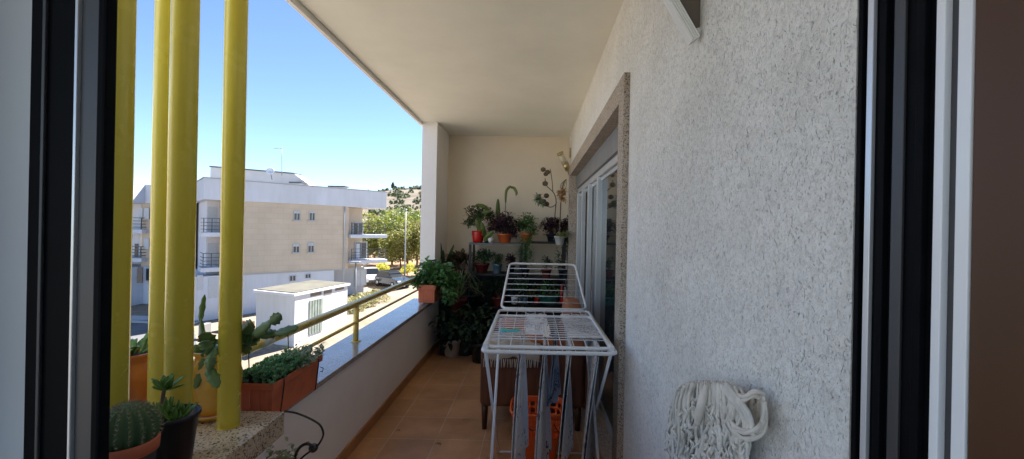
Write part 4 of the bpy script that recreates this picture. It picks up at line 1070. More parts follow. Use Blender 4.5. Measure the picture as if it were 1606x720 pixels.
# ----- second tier and lower pots
random.seed(77)
def potted(px, z, D_, r0, r1, h, pm, lm, n, rx, rz, L, W, name, label, seed, down=0, up=.6):
    c = on(px, z, D_); t = thing(name, label, 'potted plant', c); simple_pot(t, c, r0, r1, h, pm)
    m = MB(); bush(m, c+V((0, -.01, h+rz*up)), rx, rx*.8, rz, n, L, W, down, seed); m.build('leaves', LM[lm], t)
    m = MB(); stems(m, c+V((0, 0, h-.02)), c+V((0, 0, h+rz*up)), rx*.8, rx*.6, rz*.8, 8, .0025, seed); m.build('stems', 'wood', t)
    return t
potted(757, SZ[1], 5.08, .06, .09, .12, 'darkredpot', 'dark', 200, .13, .10, .045, .026, 'leafy_pot_plant', 'dark leafy plant in a wide dark red pot on the middle shelf', 51)
potted(781, SZ[1], 5.02, .045, .055, .12, 'bluepot', 'dark', 90, .07, .08, .04, .022, 'blue_pot_plant', 'thin dark plant in a blue grey pot on the middle shelf', 52)
potted(802, SZ[1], 5.12, .04, .05, .09, 'blackpot', 'purple', 110, .07, .09, .035, .022, 'violet_pot_plant', 'small violet leaved plant right of the blue grey pot', 53)
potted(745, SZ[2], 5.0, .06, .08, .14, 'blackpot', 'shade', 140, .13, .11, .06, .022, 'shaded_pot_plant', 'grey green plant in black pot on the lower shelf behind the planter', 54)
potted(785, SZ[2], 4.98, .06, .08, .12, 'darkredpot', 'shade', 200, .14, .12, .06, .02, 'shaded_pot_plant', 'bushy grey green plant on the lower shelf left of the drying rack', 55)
potted(862, .55, 5.0, .09, .13, .11, 'tealpot', 'mid', 170, .15, .09, .05, .02, 'teal_bowl_plant', 'low green plant in a wide teal bowl behind the raised wing', 56)
potted(885, .86, 5.05, .05, .06, .10, 'blackpot', 'dark', 150, .08, .17, .045, .02, 'upright_dark_plant', 'upright dark leaved plant beside the far granite jamb', 57, 0, .8)
potted(858, .86, 5.08, .05, .06, .10, 'darkredpot', 'dark', 90, .07, .10, .04, .02, 'small_dark_plant', 'small dark plant on the shelf under the hanging white pot', 58)
potted(818, .55, 4.98, .05, .06, .10, 'bluepot', 'fern', 220, .11, .13, .045, .018, 'bright_fern_plant', 'fresh green ferny plant seen through the raised wing wires', 59)
potted(834, .55, 5.0, .04, .05, .08, 'blackpot', 'lime', 100, .08, .09, .05, .02, 'lime_fern_plant', 'lime green small plant right of the fresh green fern', 60)
c = on(809, .55, 4.92); t = thing('white_mug', 'white cup with a dark round mark standing on the lower right shelf', 'cup', c)
MB().lathe([(0, 0), (.036, 0), (.042, .085), (.038, .085), (.034, .01), (0, .01)], c, 28).build('cup_body', 'whitepot', t)
MB().ball(c+V((0.006, -.0405, .045)), .02, 14, 8, (1, .08, 1)).build('mark', 'bluepot', t)
MB().tube(curve([c+V((.038, 0, .07)), c+V((.065, 0, .06)), c+V((.06, 0, .03)), c+V((.037, 0, .02))], 4), .004, 6).build('handle', 'whitepot', t)
for i, (px, hh, mm, lb) in enumerate(((883, .22, 'redpot', 'slim red bottle on the shelf near the far granite jamb'), (888, .20, 'whitepot', 'slim white bottle right of the red bottle'))):
    c = on(px, .86, 4.98); c.z = .552; c.y = 4.99+.0*i
    t = thing('bottle', lb, 'bottle', c)
    MB().lathe([(0, 0), (.022, 0), (.023, .01), (.023, hh*.75), (.012, hh*.85), (.011, hh)], c, 20).build('bottle_body', mm, t)
    MB().lathe([(.0125, hh-.0), (.0125, hh+.02), (0, hh+.02)], c, 16).build('bottle_cap', 'blackpot', t)
for i, (px, rr, mm, lb) in enumerate(((826, .03, 'bluepot', 'small blue tin beside the white cup'), (844, .028, 'redpot', 'small red tin left of the teal bowl'))):
    c = on(px, .552, 4.93); t = thing('tin', lb, 'tin', c)
    MB().lathe([(0, 0), (rr, 0), (rr, .07), (rr+.002, .072), (rr-.002, .074), (rr-.003, .06)], c, 24).build('tin_body', mm, t)
    MB().lathe([(rr-.004, .066), (0, .066)], c, 24).build('tin_lid', 'alu', t)
# left corner plants
c = V((-1.03, 5.15, .861)); t = thing('snake_plant', 'dark snake plant with upright pointed leaves in the far left corner', 'potted plant', c)
simple_pot(t, c, .05, .06, .10, 'blackpot'); m = MB(); random.seed(4)
for (a, b) in (((697, 418), (690, 378)), ((698, 418), (695, 392)), ((700, 418), (712, 384)), ((694, 415), (686, 398)), ((702, 416), (706, 400)), ((699, 414), (688, 392)), ((704, 415), (711, 398))):
    strap(m, [(a[0], a[1], 5.1), ((a[0]+b[0])/2-1, (a[1]+b[1])/2, 5.08), (b[0], b[1], 5.06)], .035)
m.build('leaves', LM['dark'], t, solid=.003)
c = on(722, .862, 5.12); t = thing('brown_dish_plant', 'brown wide leaved plant drooping over a dish left of the shelf', 'potted plant', c)
simple_pot(t, c, .05, .07, .08, 'darkredpot'); m = MB(); bush(m, c+V((0, -.02, .20)), .15, .10, .06, 90, .10, .05, .1, 71); m.build('leaves', leafmat('brown_leaf', (.05, .035, .02), (.12, .08, .04), .5, .2), t)
m = MB(); stems(m, c+V((0, 0, .06)), c+V((0, 0, .2)), .12, .08, .05, 10, .003, 7); m.build('stems', 'wood', t)
# spider plant / grass with pale arching blades
c = V((-.80, 4.82, .40)); 
t = thing('spider_plant', 'pale arching thin blades of a spider plant over the dark red pot', 'potted plant', (c.x, c.y, 0))
simple_pot(t, V((-.86, 4.78, .42)), .085, .105, .21, 'darkredpot')
MB().box((-1.03, 4.62, 0), (-.70, 4.93, .40)).build('stool_block', 'shelfm', t, bevel=.004)  # support block coloured near black to deepen the dark corner
m = MB(); random.seed(15); b_ = V((-.86, 4.78, .62))
for k in range(46):
    a = rnd(0, 6.3); L = rnd(.18, .42); h = rnd(.12, .36)
    pts = curve([b_, b_+V((math.cos(a)*L*.45, math.sin(a)*L*.4, h)), b_+V((math.cos(a)*L*1.05, math.sin(a)*L*.8, h*.45))], 6)
    vs = []
    for i, p in enumerate(pts):
        w_ = .006*(1-i/len(pts))+.0008; vs += [p-V((math.sin(a)*w_, -math.cos(a)*w_, 0)), p+V((math.sin(a)*w_, -math.cos(a)*w_, 0))]
    m.add(vs, [(i*2, i*2+1, i*2+3, i*2+2) for i in range(len(pts)-1)], True)
m.build('blades', LM['grass'], t)
# floor pots in the dark
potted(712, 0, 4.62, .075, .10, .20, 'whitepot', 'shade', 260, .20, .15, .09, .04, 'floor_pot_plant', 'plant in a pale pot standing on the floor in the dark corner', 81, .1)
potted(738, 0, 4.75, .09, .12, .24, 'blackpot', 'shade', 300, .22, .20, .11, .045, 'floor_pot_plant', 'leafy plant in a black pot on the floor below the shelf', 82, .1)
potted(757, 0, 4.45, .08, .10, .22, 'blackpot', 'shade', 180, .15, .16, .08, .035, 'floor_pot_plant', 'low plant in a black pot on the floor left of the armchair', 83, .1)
# far planter on sill with green bush
t = thing('far_planter', 'small terracotta planter with bright green bush hung at the pillar end of the sill', 'planter', (-1.12, 4.5, SILL))
fx0, fx1, fy0, fy1, fz0, fz1 = -1.235, -1.035, 4.38, 4.72, SILL+.02, SILL+.215
planter_box(fx0, fx1, fy0, fy1, fz0, fz1, .014, .05).build('box', 'terracotta', t, bevel=.004)
MB().box((fx0+.01, fy0+.01, fz1-.04), (fx1-.01, fy1-.01, fz1-.02)).build('soil', 'soil', t)
m = MB(); bush(m, V((-1.08, 4.5, fz1+.09)), .19, .2, .15, 620, .05, .036, 0, 91); bush(m, V((-.93, 4.45, fz1-.02)), .13, .14, .17, 380, .048, .034, .3, 92); bush(m, V((-1.22, 4.45, fz1+.04)), .09, .12, .07, 120, .045, .03, 0, 93)
m.build('leaves', LM['mid'], t)
m = MB(); stems(m, V((-1.12, 4.55, fz1-.03)), V((-1.05, 4.5, fz1+.08)), .17, .15, .14, 26, .003, 9); m.build('stems', LM['fern'], t)

# ================================================================== EXTERIOR
def g(x, y):
    yy = min(y, 46)
    xx = max(min(x, 5), -60)
    return -5.2+.03*(xx+22)+.06*(yy-29)
# ground sheet
m = MB(); nx, ny = 90, 90; ext = []
def gx(i): u = i/nx*2-1; return -20+math.copysign(abs(u)**2.4, u)*900
def gy(j): u = j/ny*2-1; return 30+math.copysign(abs(u)**2.4, u)*900
vs = [(gx(i), gy(j), g(gx(i), gy(j))+.0) for j in range(ny+1) for i in range(nx+1)]
m.add(vs, [(j*(nx+1)+i, j*(nx+1)+i+1, (j+1)*(nx+1)+i+1, (j+1)*(nx+1)+i) for j in range(ny) for i in range(nx)], True)
struct(m.build('ground', 'sand'))
def sheet(name, pts, m_, dz=.02, n=8):
    """quad draped on the ground, subdivided"""
    a, b, c, d = [V((p[0], p[1], 0)) for p in pts]; vs = []
    for j in range(n+1):
        for i in range(n+1):
            p = a.lerp(b, i/n).lerp(d.lerp(c, i/n), j/n); vs.append((p.x, p.y, g(p.x, p.y)+dz))
    return struct(MB().add(vs, [(j*(n+1)+i, j*(n+1)+i+1, (j+1)*(n+1)+i+1, (j+1)*(n+1)+i) for j in range(n) for i in range(n)], True).build(name, m_))
sheet('road', [(-60, 19), (-17.5, 21.5), (-22.5, 27.2), (-60, 31)], 'asphalt', .03)
sheet('pavement', [(-60, 31.4), (-22.6, 27.6), (-22.9, 28.5), (-60, 33.2)], 'bgrey', .13)
sheet('red_soil_bank', [(-15, 43), (30, 43), (60, 125), (-60, 125)], 'redearth', .03, 16)
# kerb
kb = MB(); 
for i in range(12):
    p = V((-60, 31.2, 0)).lerp(V((-22.5, 27.4, 0)), i/12); q = V((-60, 31.2, 0)).lerp(V((-22.5, 27.4, 0)), (i+1)/12)
    z = min(g(p.x, p.y), g(q.x, q.y)); kb.prism([(p.x, p.y-.1), (q.x, q.y-.1), (q.x, q.y+.25), (p.x, p.y+.25)], z-.3, z+.16)
struct(kb.build('kerb', 'bgrey'))

# ---- apartment building
A = V((-22.57, 27.9, 0)); Bp = V((-13.36, 37.0, 0)); AB = (Bp-A); LAB = AB.length; u_ = AB/LAB; nrm = V((u_.y, -u_.x, 0))   # outward normal (towards us)
def gp(s, off, z): p = A+u_*s+nrm*off; return V((p.x, p.y, z))
def hit(px, py, off=0):
    """distance along the gable and height seen at a pixel"""
    d = P(px, py, 1)-EYE; a = A+nrm*off
    t_ = (a-V((0, 0, 0))).dot(nrm)/V((d.x, d.y, 0)).dot(nrm)
    q = EYE+d*t_; return (V((q.x, q.y, 0))-a).dot(u_), q.z
def gbox(m, s0, s1, o0, o1, z0, z1):
    """box aligned with the gable; o negative = inside the building"""
    pts = [gp(s0, o0, 0), gp(s1, o0, 0), gp(s1, o1, 0), gp(s0, o1, 0)]
    # order ccw
    ar = sum(pts[i].x*pts[(i+1) % 4].y-pts[(i+1) % 4].x*pts[i].y for i in range(4))
    if ar < 0: pts.reverse()
    return m.prism([(p.x, p.y) for p in pts], z0, z1)
ZT = 4.55; ZB = 3.08; ZM = -2.2
sL = hit(349, 350)[0]; sR = hit(546, 390)[0]; sW = hit(524, 440)[0]; sE = LAB
RD = 2.2  # recess depth
bd = thing('apartment_building', 'beige and white apartment building with white roof parapet and corner balconies', 'building', (A.x, A.y, g(A.x, A.y)))
gbox(MB(), sL, sR, -14, 0, ZM, ZB).build('beige_wall', 'bbeige', bd)
mm_ = MB(); gbox(mm_, sL-3.2, sW, -14, -.04, -6.6, ZM-.004); gbox(mm_, sL-3.2, sR-.3, -13.9, -.3, ZM-.004, ZM+.0); mm_.build('white_base_wall', 'bwhite', bd)
gbox(MB(), sW+.002, sE-1.4, -14, -1.2, -6.6, ZM-.006).build('shaded_base_wall', 'bgrey', bd)  # recessed ground floor; its shade is put into the grey colour
gbox(MB(), sR+.002, sE-1.6, -14, -RD+.9, ZM, ZB).build('recess_wall', 'bpink', bd)
gbox(MB(), 0.35, sL-.002, -14, -1.5, ZM, ZB).build('recess_wall', 'blilac', bd)
gbox(MB(), 0, sE, -14, .12, ZB+.003, ZT).build('roof_parapet', 'bwhite', bd, bevel=.02)
gbox(MB(), -.05, sE+.05, -14.05, .17, ZT+.003, ZT+.06).build('coping', 'bgrey', bd)
for ss in (sL+.25, sR-.35):
    m = MB(); m.tube([gp(ss, .07, ZB), gp(ss, .07, -4.9)], .05, 8); m.build('downpipe', 'bgrey', bd)
gbox(MB(), sL, sR, .002, .03, ZM-.06, ZM+.02).build('string_course', 'bgrey', bd)
# small windows on the gable
def bwin(px0, px1, py0, py1, off=0, wm='extglass', frame=.05, sill=True, shutter=0, parent=bd):
    s0, z1 = hit(px0, py0, off); s1, z0 = hit(px1, py1, off)
    if s1 < s0: s0, s1 = s1, s0
    fr = MB()
    gbox(fr, s0, s0+frame, off+.002, off+.07, z0, z1); gbox(fr, s1-frame, s1, off+.002, off+.07, z0, z1)
    gbox(fr, s0+frame, s1-frame, off+.002, off+.07, z1-frame, z1); gbox(fr, s0+frame, s1-frame, off+.002, off+.07, z0, z0+frame)
    gbox(fr, (s0+s1)/2-.02, (s0+s1)/2+.02, off+.03, off+.075, z0+frame, z1-frame)
    w_ = fr.build('window', 'shutter', parent)
    gbox(MB(), s0+frame, s1-frame, off+.003, off+.03, z0+frame, z1-frame).build('pane', wm, w_)
    if shutter: gbox(MB(), s0+frame, s1-frame, off+.031, off+.05, z1-frame-(z1-z0)*shutter, z1-frame).build('shutter', 'shutter', w_)
    if sill: gbox(MB(), s0-.08, s1+.08, off+.002, off+.12, z0-.07, z0-.002).build('sill', 'bgrey', w_)
for q in ((461, 470, 330.5, 345.5, .25), (485, 493.5, 331.5, 346, .15), (459.5, 469, 382, 396, .3), (483, 492, 380.5, 395.5, .3)):
    bwin(q[0], q[1], q[2], q[3], 0, 'extglass', .025, True, q[4])
for q in ((454, 463.5, 432.5, 440.5), (478.5, 487, 430, 436)): bwin(*q, -.04, 'extglass', .025, False)
bwin(553, 569, 349, 373, -RD+.9, 'extglass', .06, False, .0)
bwin(556, 575, 379, 412, -RD+.9, 'extglass', .08, False, .0)
gbox(MB(), hit(558, 390, -RD+.9)[0], hit(563.5, 390, -RD+.9)[0], -RD+.98, -RD+1.0, hit(560, 408, -RD+.9)[1], hit(560, 382, -RD+.9)[1]).build('curtain', 'bwhite', bd)
bwin(556, 574, 423, 447, -1.2, 'shutter', .06, False, .97)
# balconies: right recess and left recess, two storeys
def balc(s0, s1, off, z, inner, end_left, end_right, slabc='bwhite'):
    gbox(MB(), s0, s1, inner, off, z-.32, z-.02).build('balcony_slab', slabc, bd, bevel=.03)
    m = MB(); h = .95
    for zz in (h, h*.7, h*.45, h*.2): gbox(m, s0+.1, s1-.1, off-.14, off-.10, z+zz-.02, z+zz+.02)
    n = max(2, int((s1-s0)/1.1))
    for i in range(n+1):
        s_ = s0+.1+(s1-s0-.24)*i/n; gbox(m, s_, s_+.05, off-.145, off-.095, z-.02, z+h)
    for s_, e in ((s0+.1, end_left), (s1-.14, end_right)):
        if e:
            for zz in (h, h*.7, h*.45, h*.2): gbox(m, s_, s_+.04, inner+.1, off-.14, z+zz-.02, z+zz+.02)
    m.build('balcony_railing', 'darkm', bd)
z1_ = hit(575, 368, .3)[1]; z2_ = hit(575, 408, .3)[1]
balc(sR+.05, sE+.0, .35, z1_+.02, -RD+.92, False, True)
balc(sR+.05, sE+.0, .45, z2_+.04, -RD+.92, False, True)
for z in (hit(325, 364, 0)[1], hit(325, 419, 0)[1]):
    balc(-.1, sL-.05, .3, z, -1.48, True, False)
def rbox(px0, px1, py0, py1, off, m_, name, depth=.03):
    s0, z1 = hit(px0, py0, off); s1, z0 = hit(px1, py1, off); return gbox(MB(), min(s0, s1), max(s0, s1), off+.002, off+depth, z0, z1).build(name, m_, bd)
rbox(326, 340, 324, 362, -1.5, 'shutter', 'balcony_door'); rbox(326, 340, 381, 418, -1.5, 'shutter', 'balcony_door')
rbox(327, 341, 436, 467, -.04, 'shutter', 'shutter_window'); rbox(309, 318, 432, 455, -.04, 'shutter', 'shutter_window')
# left wing (further back)
lw = [V((-22.8, 28.6, 0)), V((-25.4, 33.2, 0)), V((-33.6, 33.8, 0)), V((-47, 36.5, 0)), V((-44, 48, 0)), V((-24, 46, 0))]
def prism_ccw(pts, z0, z1, m=None):
    ar = sum(pts[i].x*pts[(i+1) % len(pts)].y-pts[(i+1) % len(pts)].x*pts[i].y for i in range(len(pts)))
    if ar < 0: pts = pts[::-1]
    return (m or MB()).prism([(p.x, p.y) for p in pts], z0, z1)
wg = thing('apartment_wing', 'left wing of the white and beige apartments seen between the yellow tubes', 'building', (-33, 35, g(-33, 35)))
q1, q2, q3 = V((-25.0, 33.0, 0)), V((-31.9, 33.3, 0)), V((-33.0, 34.6, 0))
q4 = V((-45, 38.5, 0)); q5 = V((-40, 50, 0)); q6 = V((-24, 46, 0))
def ppx(px, y): return V(((P(px, 360, y)).x, y, 0))
prism_ccw([ppx(305, 32.4), ppx(222, 33.6), ppx(222, 45), ppx(300, 45)], ZM, 3.0).build('beige_wall', 'bpink', wg)
prism_ccw([ppx(221.5, 35), ppx(150, 37), ppx(150, 46), ppx(221, 45)], ZM, 3.0).build('recess_wall', 'blilac', wg)
prism_ccw([ppx(306, 32.3), ppx(226, 33.4), ppx(207, 32.6), ppx(150, 34), ppx(150, 46), ppx(300, 45)], -6.6, ZM-.004).build('white_base_wall', 'bwhite', wg)
prism_ccw([ppx(308, 32.2), ppx(226, 33.4), ppx(205, 32.4), ppx(150, 34), ppx(150, 46), ppx(300, 45)], 3.003, 4.50).build('roof_parapet', 'bwhite', wg)
def wbox(px0, px1, py0, py1, y, m_, name, dep=.05):
    a = P(px0, py0, y); b = P(px1, py1, y); return MB().box((a.x, y-dep, b.z), (b.x, y, a.z)).build(name, m_, wg)
wbox(226.5, 234, 326, 344, 33.35, 'shutter', 'window'); wbox(226.5, 234, 374, 391, 33.35, 'shutter', 'window')
wbox(219, 224, 326, 344, 33.30, 'shutter', 'window')
wbox(216, 224, 419, 444, 32.6, 'extglass', 'window'); wbox(230, 237, 421, 440, 33.0, 'extglass', 'window')
wbox(212, 217, 382, 404, 34.6, 'extglass', 'balcony_door')
for py in (360, 405):
    z = P(210, py, 33).z
    MB().box((ppx(150, 33).x, 33.0, z-.3), (ppx(222.5, 33).x, 35.5, z)).build('balcony_slab', 'bwhite', wg)
    m = MB(); x0_, x1_ = ppx(150, 33.1).x, ppx(222, 33.1).x
    for zz in (.95, .7, .45, .2): m.box((x0_, 33.08, z+zz-.025), (x1_, 33.12, z+zz+.025)); m.box((x1_-.04, 33.12, z+zz-.025), (x1_, 34.8, z+zz+.025))
    for i in range(5): xx = x0_+(x1_-x0_-.05)*i/4; m.box((xx, 33.07, z), (xx+.05, 33.13, z+.95))
    m.build('balcony_railing', 'darkm', wg)
# pitched roof volume on top, dish, antenna, vents
rp = thing('rooftop_house', 'pale pitched rooftop volume on the apartment building', 'rooftop', (A.x, A.y, ZT))
RY = 37.0
def rpnt(px, py, y=RY): return P(px, py, y)
e1, e2, e3, e4 = rpnt(330, 262), rpnt(462, 273), rpnt(484, 289), rpnt(330, 284)
m = MB(); vs = []
for dy in (0, 1.2): vs += [p+V((0, dy, -0.0)) for p in (e1, e2, e3, V((e3.x, e3.y, ZT)), V((e1.x, e1.y, ZT)))]
m.add(vs, [(4, 3, 2, 1, 0), (5, 6, 7, 8, 9), (0, 1, 6, 5), (1, 2, 7, 6), (2, 3, 8, 7), (4, 0, 5, 9)]); m.build('gable_volume', 'roofg', rp)
m = MB()
for a, b in ((e1, e2),):
    m.add([a+V((0, -.15, 0)), b+V((0, -.15, 0)), b+V((0, 1.3, 0)), a+V((0, 1.3, 0)), a+V((0, -.15, .10)), b+V((0, -.15, .10)), b+V((0, 1.3, .10)), a+V((0, 1.3, .10))], [(0, 1, 5, 4), (1, 2, 6, 5), (2, 3, 7, 6), (3, 0, 4, 7), (4, 5, 6, 7), (3, 2, 1, 0)])
m.build('roof_edge', 'darkm', rp)
d_ = P(424, 269, 36); t = thing('satellite_dish', 'round white satellite dish on the rooftop volume', 'satellite dish', d_)
m = MB(); m.lathe([(.001, 0), (.12, .02), (.22, .06), (.30, .12)], (0, 0, 0), 20); M_ = Matrix.Translation(d_) @ Matrix.Rotation(R(70), 4, 'X') @ Matrix.Rotation(R(25), 4, 'Y'); m.v = [M_ @ v for v in m.v]; m.build('dish', 'bwhite', t, solid=.03)
MB().tube([d_, d_+V((.1, .1, -.7))], .03, 6).build('mast', 'darkm', t)
t = thing('tv_antenna', 'thin roof aerial mast standing against the sky', 'antenna', P(442, 270, 36))
MB().tube([P(442, 276, 36), P(442, 231, 36)], .022, 6).build('mast', 'lampmetal', t)
m = MB(); m.tube([P(429, 232.5, 36), P(444, 233, 36)], .02, 6)
for px in (430, 433, 436, 439): m.tube([P(px, 233, 36)+V((0, -.3, 0)), P(px, 233, 36)+V((0, .3, 0))], .010, 5)
m.build('boom', 'lampmetal', t)
for (px0, px1, py0, lb) in ((453, 473, 287, 'dark low roof vent beside the pitched rooftop volume'), (514, 541, 293, 'dark flat roof vent near the middle of the parapet')):
    y = 36+(px0-453)*.03; a = P(px0, py0, y); b = P(px1, py0+5, y)
    t = thing('roof_vent', lb, 'roof vent', (a.x, y, ZT))
    MB().box((a.x, y, a.z), (b.x, y+.8, a.z+.12)).build('cover', 'darkm', t); MB().box((a.x+.15, y+.1, 4.55), (b.x-.15, y+.7, a.z-.002)).build('shaft', 'bgrey', t)

# ---- garage
Ng, Rg, Lg = V((-13.08, 22.5, 0)), V((-12.1, 27.06, 0)), V((-16.07, 23.6, 0))
Kg = Lg+(Rg-Ng); RZg = 1.45-3.7
gr = thing('garage', 'small white flat roofed outbuilding with grey green door below', 'outbuilding', (-14, 25, g(-14, 25)))
ce = (Ng+Rg+Lg+Kg)/4
def shrink(p, k): d = (p-ce); return ce+d*(1+k/d.length)
prism_ccw([shrink(p, -.12) for p in (Ng, Rg, Kg, Lg)], -6.2, RZg-.25).build('wall', 'gwhite', gr)
prism_ccw([shrink(p, .06) for p in (Ng, Rg, Kg, Lg)], RZg-.248, RZg-.10).build('roof_slab', 'bwhite', gr, bevel=.02)
prism_ccw([shrink(p, -.12) for p in (Ng, Rg, Kg, Lg)], RZg-.097, RZg-.05).build('roof_covering', 'roofsand', gr)
gu = (Rg-Ng).normalized(); gn = V((gu.y, -gu.x, 0)); a0 = shrink(Ng, -.12)
def ghit(px, py):
    d = P(px, py, 1)-EYE; t_ = a0.dot(gn)/V((d.x, d.y, 0)).dot(gn); q = EYE+d*t_; return (V((q.x, q.y, 0))-a0).dot(gu), q.z
def gab(m, s0, s1, o0, o1, z0, z1):
    return prism_ccw([a0+gu*s0+gn*o0, a0+gu*s1+gn*o0, a0+gu*s1+gn*o1, a0+gu*s0+gn*o1], z0, z1, m)
s0, z1 = ghit(485, 472); s1, z0 = ghit(505, 500)
gab(MB(), s0, s1, .0, .04, z0-.7, z1).build('door', 'garagedoor', gr)
m = MB()
for i in range(1, 5): ss = s0+(s1-s0)*i/5; gab(m, ss-.015, ss+.015, .04, .06, z0-.7, z1)
m.build('door_ribs', 'garagedoor', gr)
for (pa, pb, pya, pyb) in ((487, 504, 455, 461), (508, 520, 453, 459), (526, 539, 449, 452.5)):
    s0, z1 = ghit(pa, pya+1); s1, z0 = ghit(pb, pyb+1); gab(MB(), s0, s1, .002, .02, z0, z1).build('vent_opening', 'darkbrown', gr)
# dry hedge beside garage, low walls
def foliage(mb, c, r, n, L, seed, flat=1, clumps=14):
    random.seed(seed); c = V(c); cs = []
    for _ in range(clumps):
        q = V((rnd(-1, 1), rnd(-1, 1), rnd(-.7, 1))); q.normalize(); cs.append((q*rnd(.35, .8), rnd(.25, .45)))
    for k in range(n):
        q, cr = random.choice(cs); o = V((random.gauss(0, 1), random.gauss(0, 1), random.gauss(0, 1))).normalized()*cr*rnd(.6, 1.05)
        p = c+V(((q.x+o.x)*r[0], (q.y+o.y)*r[1], (q.z+o.z)*r[2]))
        a = V((rnd(-1, 1), rnd(-1, 1), rnd(-1, 1))).normalized(); b = a.orthogonal().normalized(); s_ = L*rnd(.5, 1.3)
        mb.add([p-a*s_, p-b*s_*.55, p+a*s_, p+b*s_*.55], [(0, 1, 2, 3)])
t = thing('dry_hedge', 'pale dry hedge mound beside the white outbuilding', 'hedge', (-11.0, 31, g(-11, 31)))
m = MB()
for i, (px, y, r) in enumerate(((566, 31, .9), (578, 32, 1.0), (590, 33, .9), (554, 30, .8))):
    b_ = ppx(px, y); foliage(m, (b_.x, y, g(b_.x, y)+.35), (r*1.2, r, .75), 1300, .09, 100+i)
m.build('foliage', LM['dry'], t)
def lowwall(name, pa, ya, pb, yb, h, th, m_, label, cat='wall'):
    a = ppx(pa, ya); b = ppx(pb, yb); d = (b-a).normalized(); n_ = V((-d.y, d.x, 0))*th
    z = min(g(a.x, a.y), g(b.x, b.y)); o = prism_ccw([a, b, b+n_, a+n_], z-.3, z+h)
    return tag(o.build(name, m_, None, ((a.x+b.x)/2, (a.y+b.y)/2, z-.3), bevel=.02), label, cat)
lowwall('low_wall', 345, 25.8, 396, 25.2, .75, .3, 'wallbrown', 'low brown block wall left of the white outbuilding')
lowwall('retaining_wall', 583, 42.6, 700, 42.6, .62, .3, 'wallbrown', 'low brown retaining wall below the red soil bank')
lowwall('street_block', 314, 24.0, 322, 24.0, .9, .6, 'grey_metal', 'grey box standing on the pavement behind the cream pot', 'utility box')
# bushes
for i, (px, y, lb) in enumerate(((600, 46, 'round golden bush on the red soil bank behind the dark car'), (640, 46, 'round golden bush on the red soil bank next to the street lamp'))):
    b_ = ppx(px, y); t = thing('golden_bush', lb, 'bush', (b_.x, y, g(b_.x, y)), 'golden bushes on the bank')
    m = MB(); foliage(m, (b_.x, y, g(b_.x, y)+.65), (1.05, .9, .8), 1500, .11, 130+i, 1, 10); m.build('foliage', LM['gold'], t)
    m = MB(); m.tube([(b_.x, y, g(b_.x, y)-.1), (b_.x, y, g(b_.x, y)+.6)], .06, 6); m.build('stem', 'bark', t)
# trees
def tree(px, y, h, r, lm, label, seed, n=2600, base=None, L=.2):
    b_ = ppx(px, y); z = g(b_.x, y) if base is None else base; random.seed(seed)
    t = thing('leafy_tree', label, 'tree', (b_.x, y, z), 'trees behind the red soil bank')
    m = MB(); top = V((b_.x+rnd(-.4, .4), y, z+h*.7))
    m.tube(curve([V((b_.x, y, z-.2)), V((b_.x+rnd(-.2, .2), y, z+h*.3)), top], 4), [r*.055-i*r*.004 for i in range(9)], 8)
    for k in range(6):
        a = rnd(0, 6.3); s_ = V((b_.x, y, z+h*rnd(.28, .5))); e = V((b_.x+math.cos(a)*r*.7, y+math.sin(a)*r*.7, z+h*rnd(.55, .85)))
        m.tube(curve([s_, s_.lerp(e, .5)+V((0, 0, .1)), e], 4), [r*.035*(1-i/10) for i in range(9)], 6)
    m.build('trunk', 'bark', t)
    m = MB(); foliage(m, (b_.x, y, z+h*.50), (r*1.15, r*1.15, h*.50), n, L, seed+1, 1, 22); m.build('crown', LM[lm], t)
tl = [(578, 62, 7.5, 3.2, 'tree2', 'olive green tree showing under the corner balcony'),
      (597, 58, 8.3, 3.0, 'tree2', 'yellowish tree just right of the apartment corner'),
      (616, 60, 8.6, 3.4, 'tree', 'dark green tree left of the street lamp'),
      (630, 54, 6.2, 2.2, 'tree2', 'low yellow green tree in front behind the lamp pole'),
      (640, 60, 8.8, 3.2, 'tree', 'tall green tree between lamp pole and pillar'),
      (655, 55, 7.8, 2.8, 'tree2', 'light green tree touching the white pillar'),
      (676, 58, 8.4, 3.2, 'tree', 'green tree hidden mostly behind the white pillar'),
      (606, 70, 8.2, 3.5, 'tree', 'darker tree standing further back at the apartment corner'),
      (650, 72, 9.0, 3.6, 'tree', 'darker tree standing further back near the pillar')]
for i, q in enumerate(tl): tree(*q, 200+i*7, 5200, None, .17)
# hill
m = MB(); nx, ny = 80, 40; vs = []
def hz_(x, y):
    u = (y-120)/260; base = 50*max(0, min(1, u))**.8
    fall = 1/(1+math.exp(-(x+150)/30))
    return g(x, y)-1+base*(.45+.55*fall)+3.0*noise.noise(V((x*.012, y*.012, 0)))*min(1, max(0, u*3))+.7*noise.noise(V((x*.06, y*.06, 2)))*min(1, max(0, u*3))
for j in range(ny+1):
    for i in range(nx+1):
        x = -380+i*760/nx; y = 115+j*9; vs.append((x, y, hz_(x, y)))
m.add(vs, [(j*(nx+1)+i, j*(nx+1)+i+1, (j+1)*(nx+1)+i+1, (j+1)*(nx+1)+i) for j in range(ny) for i in range(nx)], True)
struct(m.build('hill', 'hill'))
m = MB(); random.seed(66)
for k in range(950):
    y = rnd(150, 420); px = rnd(480, 760) if k < 750 else rnd(200, 480); x = (px-CX)/F*y; r = rnd(.9, 2.6)
    if noise.noise(V((x*.03, y*.03, 7))) < .02: continue
    z = hz_(x, y)+r*.3
    for q in range(36):
        o = V((random.gauss(0, 1), random.gauss(0, 1), random.gauss(0, .7))).normalized()*r*rnd(.5, 1); a = V((rnd(-1, 1), rnd(-1, 1), rnd(-1, 1))).normalized(); b = a.orthogonal(); s_ = r*.28
        p = V((x, y, z))+o; m.add([p-a*s_, p-b*s_, p+a*s_, p+b*s_], [(0, 1, 2, 3)])
